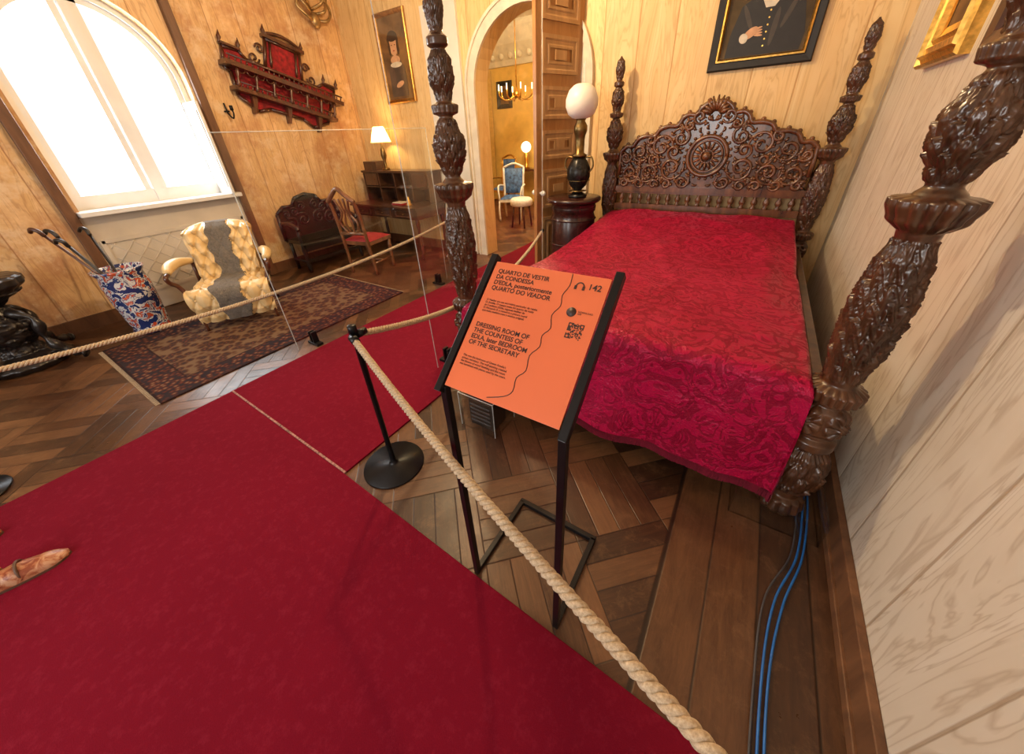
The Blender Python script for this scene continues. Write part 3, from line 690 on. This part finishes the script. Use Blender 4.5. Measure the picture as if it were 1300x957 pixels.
# ---------------------------------------------------------------- wall shelf (etagere)
cy0,cz0=3.28,2.29; tl=math.radians(-15)
sh=empty("wall_shelf",(XL+.1,cy0,cz0))
def PS(u,v,w):
    u*=1.05; v*=1.1
    return (XL+.004+w,cy0+u*math.cos(tl)-v*math.sin(tl),cz0+u*math.sin(tl)+v*math.cos(tl))
m=M()
back=[(-.66,-.02),(-.66,.16),(-.50,.18),(-.42,.12),(-.22,.12),(-.20,.40),(.20,.40),(.22,.12),(.42,.12),(.50,.18),(.66,.16),(.66,-.02),(.60,-.05),(.55,-.26),(.34,-.36),(.2,-.30),(-.2,-.30),(-.34,-.36),(-.55,-.26),(-.60,-.05)]
m.ext(back,PS,0,.02,1)
for i in range(len(back)):
    a=back[i]; b=back[(i+1)%len(back)]; m.tube([PS(*a,.025),PS(*b,.025)],.02,6)
def bd(u0,u1,v,t,d): m.ext([(u0,v-t/2),(u1,v-t/2),(u1,v+t/2),(u0,v+t/2)],PS,.0,d)
bd(-.70,.70,.0,.045,.20); bd(-.62,.62,-.21,.04,.16); bd(-.24,.24,.42,.035,.08); bd(-.24,.24,.10,.02,.10); bd(-.68,-.5,.18,.02,.09); bd(.5,.68,.18,.02,.09)
for i in range(24):
    u=-.66+i*.0574; m.tube([PS(u,.02,.18),PS(u,.045,.18),PS(u,.06,.18)],[.006,.011,.006],5); m.tube([PS(u*.9,-.19,.15),PS(u*.9,-.17,.15),PS(u*.9,-.15,.15)],[.006,.010,.006],5)
m.tube([PS(-.68,.07,.18),PS(.68,.07,.18)],.011,6); m.tube([PS(-.60,-.145,.15),PS(.60,-.145,.15)],.010,6)
for u in(-.58,-.39,-.2,0,.2,.39,.58): m.tube([PS(u,v,.15) for v in(-.20,-.16,-.12,-.06,-.01)],[.014,.022,.012,.022,.014],8)
for i in range(12):
    u=-.55+i*.1; m.tube([PS(u+.04*math.cos(t_*pi/6+pi),-.03+.035*math.sin(t_*pi/6+pi),.17) for t_ in range(7)],.007,5)
for u in(-.68,.68,-.5,.5,-.22,.22):
    z1=.18 if abs(u)>.3 else .42
    m.tube([PS(u,z1+v,.04) for v in(0,.02,.05,.07,.11)],[.02,.012,.026,.016,.003],8)
for u in(-.4,0,.4): m.ext([(u-.03,-.22),(u+.03,-.22),(u+.01,-.40),(u-.01,-.40)],PS,.0,.09)
m.tube([PS(-.22+.044*i,.44+.05*math.sin(pi*i/10),.04) for i in range(11)],.02,7)
for s_ in(-1,1):
    m.tube([PS(s_*p[0],p[1],.03) for p in spiral(.34,.17,.06,.01,pi if s_>0 else pi,1.3,18)],.012,6); m.tube([PS(s_*.15,v,.03) for v in(.14,.2,.28,.38)],[.012,.02,.012,.018],7)
    m.tube([PS(s_*p[0],p[1],.03) for p in spiral(.27,.28,.05,.01,0,1.3,18)],.012,6)
m.obj("shelf",[M_mah,M_velvet],sh)
e=empty("wall_sconce",(XL,2.48,2.0)); m=M(); m.tube(cr([(XL+.01,2.46,2.08),(XL+.03,2.46,1.98),(XL+.09,2.47,1.92),(XL+.12,2.48,1.97),(XL+.11,2.48,2.0)],6),.009,6); m.tube([(XL+.11,2.48,2.0),(XL+.11,2.48,2.05)],.02,8); m.lathe([(.03,0),(.03,.012)],(XL+.015,2.46,1.99),12); m.obj("arm",M_blk,e)
e=empty("gilt_wall_bracket",(XL+.1,4.0,3.1)); m=M()
for s_ in(-1,1):
    for k in range(3):
        m.tube(cr([(XL+.02,3.95,3.07+k*.05),(XL+.14,3.95+s_*.12,3.05+k*.1),(XL+.10,3.95+s_*(.24-.03*k),3.17+k*.12),(XL+.12,3.95+s_*(.16+.03*k),3.28+k*.1)],6),.018,7)
m.sph((XL+.07,3.95,3.05),(.05,.07,.09)); m.obj("scrolls",plain("tarnished_gilt",(.40,.27,.12),.4,.8,var=.3),e)

# ---------------------------------------------------------------- tufted armchair
ac=Vector((-4.45,1.36,.011)); Ra=Matrix.Translation(ac)@Matrix.Rotation(math.radians(-119),4,'Z')
ar=empty("tufted_armchair",ac)
def tuft(u,v,nu,nv,amp):
    a=u*nu; b=v*nv
    d=1e9
    for i in range(int(a)-1,int(a)+3):
        for j in range(int(b)-1,int(b)+3):
            off=.5 if j%2 else 0
            d=min(d,math.hypot(a-(i+off),(b-j)))
    p=(a+b/2)%1; q=(a-b/2)%1
    l=min(min(p,1-p),min(q,1-q))
    return amp*(min(1,d/.6)**.7-1)-amp*.45*math.exp(-(l/.10)**2)
m=M()
isth=lambda u,v:abs(u-.5+.025*math.sin(v*9))<.175+.02*math.sin(v*23+1)
def seat(u,v):
    w=.33+.02*math.sin(pi*v); L=v*.92; x=(u-.5)*2*w
    if L<.50: y=-.24+L; z=.43
    else:
        a=min((L-.50)/.10,pi*.55); rem=max(0,(L-.50)-.10*pi*.55); y=.26+.10*math.sin(a); z=.33+.10*math.cos(a)-rem*.95; y-=rem*.25
    edge=min(u,1-u); puff=-.05*math.exp(-(edge/.05)**1.5)
    k=.25 if isth(u,v) else 1
    tf=tuft(u,v,5,7,.042)*k+(.008 if k<1 else 0)
    if L<.50: z+=puff+tf
    else: y+=tf*.8+puff*.6
    return (x,y,z)
mi=lambda u,v:1 if isth(u,v) else 0
m.T=Ra; m.grid(seat,100,120,mi)
def backp(u,v):
    w=.255+.045*math.sin(min(1,v*1.1)*pi*.5)+.012*math.cos(2*pi*v); 
    ctop=max(0,v-.80)/.20; w*=1-.10*ctop**2
    x=(u-.5)*2*w
    z=.40+v*.53; y=-.20-.20*v+.07*(2*(u-.5))**2
    k=.25 if isth(u,v) else 1
    edge=min(u,1-u,1-v+.0); y+= -.06*math.exp(-(edge/.05)**1.5)+tuft(u,v,5,5,.048)*k+(.008 if k<1 else 0)
    z-=.05*abs(2*(u-.5))**3*ctop
    return (x,y+.06,z)
m.grid(backp,100,90,mi)
def backr(u,v):
    p=backp(u,v); return (p[0],-.34-.18*v+.04*(2*(u-.5))**2,p[2])
m.grid(backr,20,16,0)
for s_ in(0,1): m.grid(lambda a,v,s_=s_:tuple(Vector(backp(s_,v)).lerp(Vector(backr(s_,v)),a)),4,20,0)
m.grid(lambda u,a:tuple(Vector(backp(u,1)).lerp(Vector(backr(u,1)),a)),20,4,lambda u,v:1 if abs(u-.5)<.18 else 0)
m.box((0,0,.36),(.60,.5,.08),0)
for s_ in(-1,1):
    pts=cr([(s_*.31,-.27,.60),(s_*.38,-.08,.635),(s_*.41,.08,.63),(s_*.40,.20,.61)],6); m.tube(pts,[.03+.02*math.sin(pi*i/(len(pts)-1)) for i in range(len(pts))],10)
m.obj("upholstery",[M_cream,M_throw],ar)
m=M(); m.T=Ra
for s_ in(-1,1):
    m.tube(cr([(s_*.40,.22,.60),(s_*.41,.27,.58),(s_*.40,.26,.53),(s_*.37,.22,.48),(s_*.34,.22,.40)],6),.02,8)
    m.tube([(s_*.31,-.28,.60),(s_*.32,-.27,.36)],.018,8)
    m.tube([(s_*.30,.24,.36),(s_*.30,.245,.30),(s_*.31,.25,.22),(s_*.31,.26,.10),(s_*.31,.26,.03),(s_*.31,.26,.0)],[.03,.02,.028,.015,.012,.018],10)
    m.tube(cr([(s_*.28,-.26,.40),(s_*.28,-.30,.2),(s_*.29,-.40,.0)],6),.02,8)
    m.tube([(s_*.32,-.24,.36),(s_*.32,.24,.36)],.022,6)
m.obj("frame",M_mah,ar)
m=M(); m.T=Ra
for j in range(1,5):
    for i in range(0,6):
        uu=(i+(.5 if j%2 else 0))/5
        if .05<uu<.95 and not isth(uu,j/5): p=Vector(backp(uu,j/5)); m.sph(p+Vector((0,.010,0)),.010,8,0,6)
for j in range(1,6):
    for i in range(0,6):
        uu=(i+(.5 if j%2 else 0))/5
        if .05<uu<.95 and not isth(uu,j/7): p=Vector(seat(uu,j/7)); m.sph(p+Vector((0,0 if j<4 else .01,.008)),.010,8,0,6)
m.obj("buttons",M_cream,ar)

# umbrella stand
ux,uy=-5.03,.70
us=empty("umbrella_stand",(ux,uy,0)); m=M()
m.lathe([(.02,0),(.15,0),(.16,.02),(.145,.06),(.155,.12),(.175,.35),(.18,.52),(.165,.60),(.19,.64),(.195,.66),(.18,.66),(.155,.60),(.15,.3),(.02,.05)],(ux,uy,0),40,cap=False)
m.obj("jar",imari(),us)
m=M()
for (dx,dy,h,k) in((-.10,-.10,.98,0),(-.04,-.14,1.02,1),(-.12,.0,.95,2),(.02,-.1,.92,0)):
    top=Vector((ux+dx*2.0,uy+dy*2.0,h)); bot=Vector((ux-dx*.6,uy-dy*.6,.08)); m.tube([bot,top],.011,8,k%2)
    d=(top-bot).normalized(); m.tube(cr([top,top+d*.05,top+d*.07+Vector((-.03,-.02,.0)),top+d*.04+Vector((-.07,-.04,0))],5),.016,8,k%2)
m.obj("canes",[M_black,M_mah],us)

# carved pedestal at left edge
px,py=-5.15,-.14
pd=empty("carved_pedestal",(px,py,0)); m=M()
PK=[(0,.05),(.01,.26),(.05,.28),(.10,.24),(.14,.14),(.20,.12),(.30,.19),(.38,.20),(.48,.13),(.54,.10),(.58,.13),(.66,.24),(.72,.30),(.76,.30),(.78,.28),(.79,.01)]
m.lathe([(interp(PK,.79*k/160),.79*k/160) for k in range(161)],(px,py,0),80,0,lambda r,a,z:r*(1+(.30*(leafp(a,z,7,.12)-.4) if .12<z<.66 else .03*math.sin(16*a))))
for k in range(4):
    a=pi/4+k*pi/2; c,s_=math.cos(a),math.sin(a)
    m.tube(cr([(px+c*.12,py+s_*.12,.5),(px+c*.26,py+s_*.26,.42),(px+c*.24,py+s_*.24,.25),(px+c*.30,py+s_*.30,.12),(px+c*.40,py+s_*.40,.06),(px+c*.44,py+s_*.44,.045)],6),[.028+.014*math.sin(i*.9) for i in range(31)],8)
m.obj("body",M_black,pd)

# carved dark chair against left wall
bn=empty("carved_hall_chair",(-5.4,3.0,0)); m=M(); yc,hw=3.0,.46
PW=lambda u,v,w:(XL+.10+w,yc+u,v)
bp=[(-hw,.42),(hw,.42),(hw,.78),(.36,.86),(.22,.86),(.16,.95),(0,.99),(-.16,.95),(-.22,.86),(-.36,.86),(-hw,.78)]
m.ext(bp,PW,0,.03)
for i in range(len(bp)): m.tube([PW(*bp[i],.03),PW(*bp[(i+1)%len(bp)],.03)],.024,7)
for s_ in(-1,1):
    for (a,b,r) in((.12,.66,.10),(.30,.62,.10),(.22,.78,.06),(.10,.84,.06),(.34,.76,.05)):
        m.tube([PW(s_*p[0],p[1],.045) for p in spiral(a,b,r,.01,1.0,1.5,20)],.014,6)
m.box((XL+.33,yc,.42),(.46,.90,.05))
for s_ in(-1,1):
    m.tube(cr([(XL+.14,yc+s_*.44,.66),(XL+.32,yc+s_*.46,.68),(XL+.52,yc+s_*.46,.64),(XL+.56,yc+s_*.46,.60)],6),.028,8)
    m.tube([(XL+.50,yc+s_*.44,z) for z in(0,.08,.2,.3,.42,.5,.64)],[.02,.035,.02,.035,.025,.035,.02],8)
    m.tube([(XL+.14,yc+s_*.42,z) for z in(0,.2,.42)],.025,8)
    m.tube([(XL+.14,yc+s_*.43,.15),(XL+.5,yc+s_*.43,.15)],.018,6)
m.box((XL+.53,yc,.35),(.03,.86,.10)); m.box((XL+.5,yc,.16),(.03,.84,.05))
m.obj("frame",M_black,bn)

# writing desk against back wall
dk=empty("writing_desk",(-4.65,4.0,0)); m=M(); x0,x1,y0,y1=-5.45,-4.0,3.66,4.29
m.box(((x0+x1)/2,(y0+y1)/2,.745),(x1-x0+.04,y1-y0+.02,.03)); m.box(((x0+x1)/2,(y0+y1)/2,.66),(x1-x0,y1-y0-.04,.14))
for x in(x0+.04,x1-.04):
    for y in(y0+.05,y1-.05): m.tube([(x,y,z) for z in(0,.05,.1,.25,.45,.52,.6)],[.018,.03,.018,.028,.02,.035,.03],10)
for k in range(3):
    xx=x0+.26+k*.46; m.ringframe(lambda u,v,w,xx=xx:(xx+u,y0+.02-w,.66+v),.36,.10,[(0,0),(0,.01),(.015,.012),(.02,.004),(.04,.004)]); m.sph((xx,y0,.66),.012,8,1,6)
m.box(((x0+x1)/2,y1-.02,.98),(x1-x0,.03,.44)); m.box(((x0+x1)/2,y1-.14,1.19),(x1-x0+.03,.30,.03)); m.box(((x0+x1)/2,y1-.14,.97),(x1-x0,.28,.015))
for k in range(5): m.box((x0+.015+k*(x1-x0-.03)/4,y1-.14,.97),(.02,.28,.42))
for k in (0,3):
    xx=x0+.19+k*.355; m.box((xx,y1-.27,1.08),(.30,.02,.18)); m.sph((xx+.08,y1-.285,1.08),.01,8,1,6)
m.box((x0+.16,y1-.12,1.26),(.30,.22,.14))
m.obj("carcass",[wood("desk_wood",(.035,.012,.006),(.10,.040,.018),.3,coat=.3),M_brass],dk,bevel=.003)
e=empty("desk_book",(-4.5,3.85,.76)); m=M(); m.box((-4.5,3.86,.772),(.22,.16,.022)); m.box((-4.5,3.86,.789),(.20,.145,.012),1); m.obj("pages",[M_velvet,M_pwhite],e)
e=empty("brass_inkwell",(-4.25,3.80,.76)); m=M(); m.lathe([(.01,.762),(.04,.762),(.045,.78),(.025,.80),(.03,.83),(.015,.85),(.012,.88),(.001,.89)],(-4.25,3.80,0),16); m.obj("body",M_gold,e)
lx2,ly2,lz=-4.98,4.12,1.206
dl_=empty("table_lamp",(lx2,ly2,lz)); m=M(); m.lathe([(.01,0),(.06,0),(.06,.02),(.025,.04),(.02,.12),(.045,.20),(.035,.28),(.015,.32),(.012,.44)],(lx2,ly2,lz),20); m.obj("base",M_brass,dl_)
m=M(); m.lathe([(.15,.38),(.075,.58)],(lx2,ly2,lz),32,cap=False)
t=NT("lamp_shade"); bs=t.n("BsdfTranslucent"); bs.inputs[0].default_value=(.9,.75,.5,1); em=t.n("Emission"); em.inputs[0].default_value=(1,.62,.25,1); em.inputs[1].default_value=1.0
ad=t.n("AddShader"); t.t.links.new(bs.outputs[0],ad.inputs[0]); t.t.links.new(em.outputs[0],ad.inputs[1]); t.t.links.new(ad.outputs[0],t.out.inputs[0]); m.obj("shade",t.m,dl_)

cc=Vector((-4.42,3.08,0)); Rc=Matrix.Translation(cc)@Matrix.Rotation(math.radians(12),4,'Z')
ch=empty("carved_side_chair",cc); m=M(); m.T=Rc
m.box((0,0,.43),(.46,.44,.05)); 
for s_ in(-1,1):
    m.tube(cr([(s_*.21,-.20,.0),(s_*.20,-.22,.42),(s_*.20,-.25,.8),(s_*.19,-.30,1.0)],6),.022,8)
    m.tube([(s_*.20,.19,z) for z in(0,.06,.15,.3,.42)],[.018,.028,.02,.03,.025],8)
    m.tube([(s_*.2,-.2,.15),(s_*.2,.19,.15)],.014,6)
m.tube(cr([(-.21,-.295,.96),(-.1,-.31,1.05),(0,-.31,1.12),(.1,-.31,1.05),(.21,-.295,.96)],5),.028,8); m.tube([(-.19,-.23,.56),(.19,-.23,.56)],.022,8); m.tube([(-.2,0,.15),(.2,0,.15)],.014,6)
for a in(-.11,-.04,.04,.11): m.tube(cr([(a*.7,-.23,.57),(a*1.3,-.25,.7),(a*.6,-.26,.82),(a,-.29,1.0)],5),.015,6)
m.obj("frame",wood("walnut",(.10,.036,.014),(.24,.10,.04),.3,coat=.3),ch)
m=M(); m.T=Rc; m.grid(lambda u,v:((u-.5)*.46,(v-.5)*.44,.455+.045*(1-(2*u-1)**4)*(1-(2*v-1)**4)),14,14); m.obj("cushion",M_red_seat,ch)

# ---------------------------------------------------------------- adjoining room furniture
def armch(name,loc,rot,mf,ms,h=.95):
    T=Matrix.Translation(loc)@Matrix.Rotation(rot,4,'Z'); e=empty(name,loc); m=M(); m.T=T
    for s_ in(-1,1):
        m.tube(cr([(s_*.22,.2,.0),(s_*.23,.22,.2),(s_*.22,.2,.4)],4),.02,8); m.tube(cr([(s_*.2,-.28,.0),(s_*.2,-.22,.4),(s_*.22,-.28,h)],5),.022,8)
        m.tube(cr([(s_*.22,-.25,.65),(s_*.27,-.05,.68),(s_*.25,.15,.64),(s_*.22,.2,.42)],5),.018,8)
    m.tube(cr([(-.22,-.28,h),(0,-.30,h+.07),(.22,-.28,h)],6),.022,8); m.box((0,-.02,.40),(.46,.46,.05)); m.obj("frame",mf,e)
    m=M(); m.T=T; m.grid(lambda u,v:((u-.5)*.46,(v-.5)*.44-.02,.43+.06*(1-(2*u-1)**4)*(1-(2*v-1)**4)),12,12)
    m.grid(lambda u,v:((u-.5)*.40,-.235-.05*v+.04*(1-(2*u-1)**4)*(1-(2*v-1)**4),.5+v*(h-.52)),12,12)
    m.grid(lambda u,v:((u-.5)*.40,-.27-.05*v,.5+v*(h-.52)),4,4)
    m.obj("upholstery",ms,e)
M_bluef=plain("blue_silk",(.05,.13,.36),.5,var=.7,sc=18); M_whitef=plain("white_silk",(.7,.7,.74),.5,var=.2)
armch("blue_armchair",(-4.35,6.75,0),math.radians(200),M_whitef,M_bluef,1.0)
armch("blue_armchair",(-5.35,7.9,0),math.radians(170),M_gold,M_bluef,1.1)
e=empty("upholstered_stool",(-3.78,6.2,0)); m=M(); m.lathe([(.19,.40),(.22,.42),(.22,.50),(.18,.54),(.0,.55)],(-3.78,6.2,0),28,1)
for k in range(4): a=pi/4+k*pi/2; m.tube([(-3.78+.15*math.cos(a),6.2+.15*math.sin(a),.42),(-3.78+.2*math.cos(a),6.2+.2*math.sin(a),0)],.018,8)
m.obj("body",[M_black,M_whitef],e)
e=empty("gold_curtain",(-6.4,8.7,0)); m=M(); m.grid(lambda u,v:(-7.0+u*.9,8.72+.05*math.sin(u*40),.05+v*2.9),80,4); m.obj("drape",plain("gold_drape",(.45,.26,.05),.6),e)
picture("small_framed_picture",lambda u,v,w:(-5.82+u,8.9-w,2.45+v),.44,.56,[M_pblack],lambda P,e:None,M_pbg2)
e=empty("console_table",(-5.0,8.5,0)); m=M(); m.box((-5.0,8.55,.82),(1.2,.45,.05))
for x in(-5.5,-4.5):
    for y in(8.4,8.7): m.tube([(x,y,z) for z in(0,.1,.4,.8)],[.02,.035,.02,.03],8)
m.obj("body",M_mah,e)
e=empty("globe_lamp",(-5.0,8.5,.85)); m=M(); m.lathe([(.01,.85),(.09,.85),(.03,.9),(.05,1.05),(.02,1.2)],(-5.0,8.5,0),16); m.obj("base",M_gold,e)
m=M(); m.sph((-5.0,8.5,1.32),.12); m.obj("globe",emis("lamp_glow",(1,.8,.5),5),e)
Q=(-4.55,7.4)
e=empty("chandelier",(Q[0],Q[1],2.9)); m=M(); m.tube([(Q[0],Q[1],2.3),(Q[0],Q[1],3.69)],.012,6); m.sph((Q[0],Q[1],2.3),.07)
for k in range(8):
    a=2*pi*k/8; c,s_=math.cos(a),math.sin(a); m.tube(cr([(Q[0],Q[1],2.3),(Q[0]+c*.2,Q[1]+s_*.2,2.2),(Q[0]+c*.34,Q[1]+s_*.34,2.26),(Q[0]+c*.36,Q[1]+s_*.36,2.36)],5),.012,6); m.tube([(Q[0]+c*.36,Q[1]+s_*.36,2.36),(Q[0]+c*.36,Q[1]+s_*.36,2.46)],.012,6,1)
m.obj("arms",[M_gold,emis("candle_glow",(1,.75,.4),6)],e)

# ---------------------------------------------------------------- visitor's shoes (wearer stands outside the frame)
M_shoe=NT("tan_leather"); P=M_shoe.pos()[3]; nn=M_shoe.noise(P,22,4,.6,1.2); M_shoe=M_shoe.bsdf(M_shoe.ramp(nn,[(.42,(.22,.05,.02)),(.5,(.38,.15,.07)),(.6,(.48,.27,.16))]),.4)
def shoe(name,toe,heel):
    toe=Vector((*toe,.012)); heel=Vector((*heel,.012)); d=(toe-heel); L=d.length; d.normalize()
    T=Matrix.Translation(heel)@Matrix.Rotation(math.atan2(d.y,d.x),4,'Z'); e=empty(name,heel); m=M(); m.T=T
    def wdt(t): return .034+.014*math.sin(min(1,t*1.1)*pi*.8)- (.03*max(0,(t-.80)/.2)**2) if t<1 else .004
    def up(u,t):
        a=pi*u; w=wdt(t)*(1 if 0.02<t<.985 else .5); h=interp([(0,.065),(.3,.06),(.5,.065),(.75,.045),(1,.018)],t)
        return (t*L,w*math.cos(a)*1.05,.006+h*math.sin(a)**.7)
    m.grid(lambda u,t:up(u,t*.66+.34),20,24,0)
    m.grid(lambda u,t:(t*.36*L,wdt(t*.36)*(1 if t>.05 else .7)*1.05,.006+u*.06),3,14,0); m.grid(lambda u,t:(t*.36*L,-wdt(t*.36)*(1 if t>.05 else .7)*1.05,.006+u*.06),3,14,0)
    m.grid(lambda u,v:(0,(-.7+1.4*u)*wdt(0),.006+v*.06),6,3,0)
    N=24; poly=[(t*L,wdt(t)*1.12) for t in[k/N for k in range(N+1)]]; poly+= [(a,-b) for a,b in poly[::-1]]
    m.ext(poly,lambda u,v,w:(u,v,w),.0,.010,1); m.ext([(a*.28,b) for a,b in poly],lambda u,v,w:(u,v,w),.0,.018,1)
    m.tube([(.55*L,.045*math.cos(pi*k/8),.018+.062*math.sin(pi*k/8)) for k in range(9)],.006,6,1)
    m.lathe([(.03,.02),(.034,.07),(.036,.13)],(.07,0,0),16,2)
    m.obj("upper",[M_shoe,plain("shoe_sole",(.10,.05,.03),.5),M_skin],e)
shoe("loafer_shoe",(-2.29,-.37),(-2.37,-.66)); shoe("loafer_shoe",(-2.74,-.53),(-2.82,-.82))

# ---------------------------------------------------------------- lights
def area(name,loc,rot,sx,sy,pw,c):
    l=bpy.data.lights.new(name,'AREA'); l.shape='RECTANGLE'; l.size=sx; l.size_y=sy; l.energy=pw; l.color=c
    o=bpy.data.objects.new(name,l); o.location=loc; o.rotation_euler=rot; COL.objects.link(o); return o
def point(name,loc,pw,c,r=.1):
    l=bpy.data.lights.new(name,'POINT'); l.energy=pw; l.color=c; l.shadow_soft_size=r
    o=bpy.data.objects.new(name,l); o.location=loc; COL.objects.link(o); return o
area("daylight_left",(XL-.5,1.48,1.95),(0,math.radians(-90),0),1.9,1.6,150,(.92,.96,1))
area("daylight_front_a",(-1.2,YF-.1,1.9),(math.radians(90),0,0),1.3,1.9,85,(1,.97,.94))
area("daylight_front_b",(-3.9,YF-.1,1.9),(math.radians(90),0,0),1.3,1.9,35,(1,.97,.94))
point("ceiling_lamp",(-2.3,2.4,3.1),205,(1,.71,.40),.06)
point("desk_lamp_bulb",(lx2,ly2-.0,lz+.50),18,(1,.6,.25),.05)
point("far_room_light",(-3.6,6.0,3.0),300,(1,.76,.42),.2)
w=bpy.data.worlds.new("World"); SC.world=w; w.use_nodes=True
bg=w.node_tree.nodes["Background"]; bg.inputs[0].default_value=(.95,.98,1,1); bg.inputs[1].default_value=1.6

# ---------------------------------------------------------------- camera
f=445.8; th=math.radians(30.54); ro=math.radians(-2.96); ph=math.radians(33.91)
fw=Vector((-math.sin(ph)*math.cos(th),math.cos(ph)*math.cos(th),-math.sin(th))); r0=Vector((math.cos(ph),math.sin(ph),0)); u0=r0.cross(fw)
r=r0*math.cos(ro)+u0*math.sin(ro); u=-r0*math.sin(ro)+u0*math.cos(ro)
cam=bpy.data.cameras.new("camera"); co=bpy.data.objects.new("camera",cam); COL.objects.link(co)
mat=Matrix((r,u,-fw)).transposed().to_4x4(); mat.translation=(0,0,1.6); co.matrix_world=mat
cam.sensor_width=36; cam.sensor_fit='HORIZONTAL'; cam.lens=f/1300*36; cam.shift_y=-44.5/1300; cam.clip_start=.02
SC.camera=co
SC.view_settings.view_transform='Standard'; SC.view_settings.look='None'; SC.view_settings.exposure=0
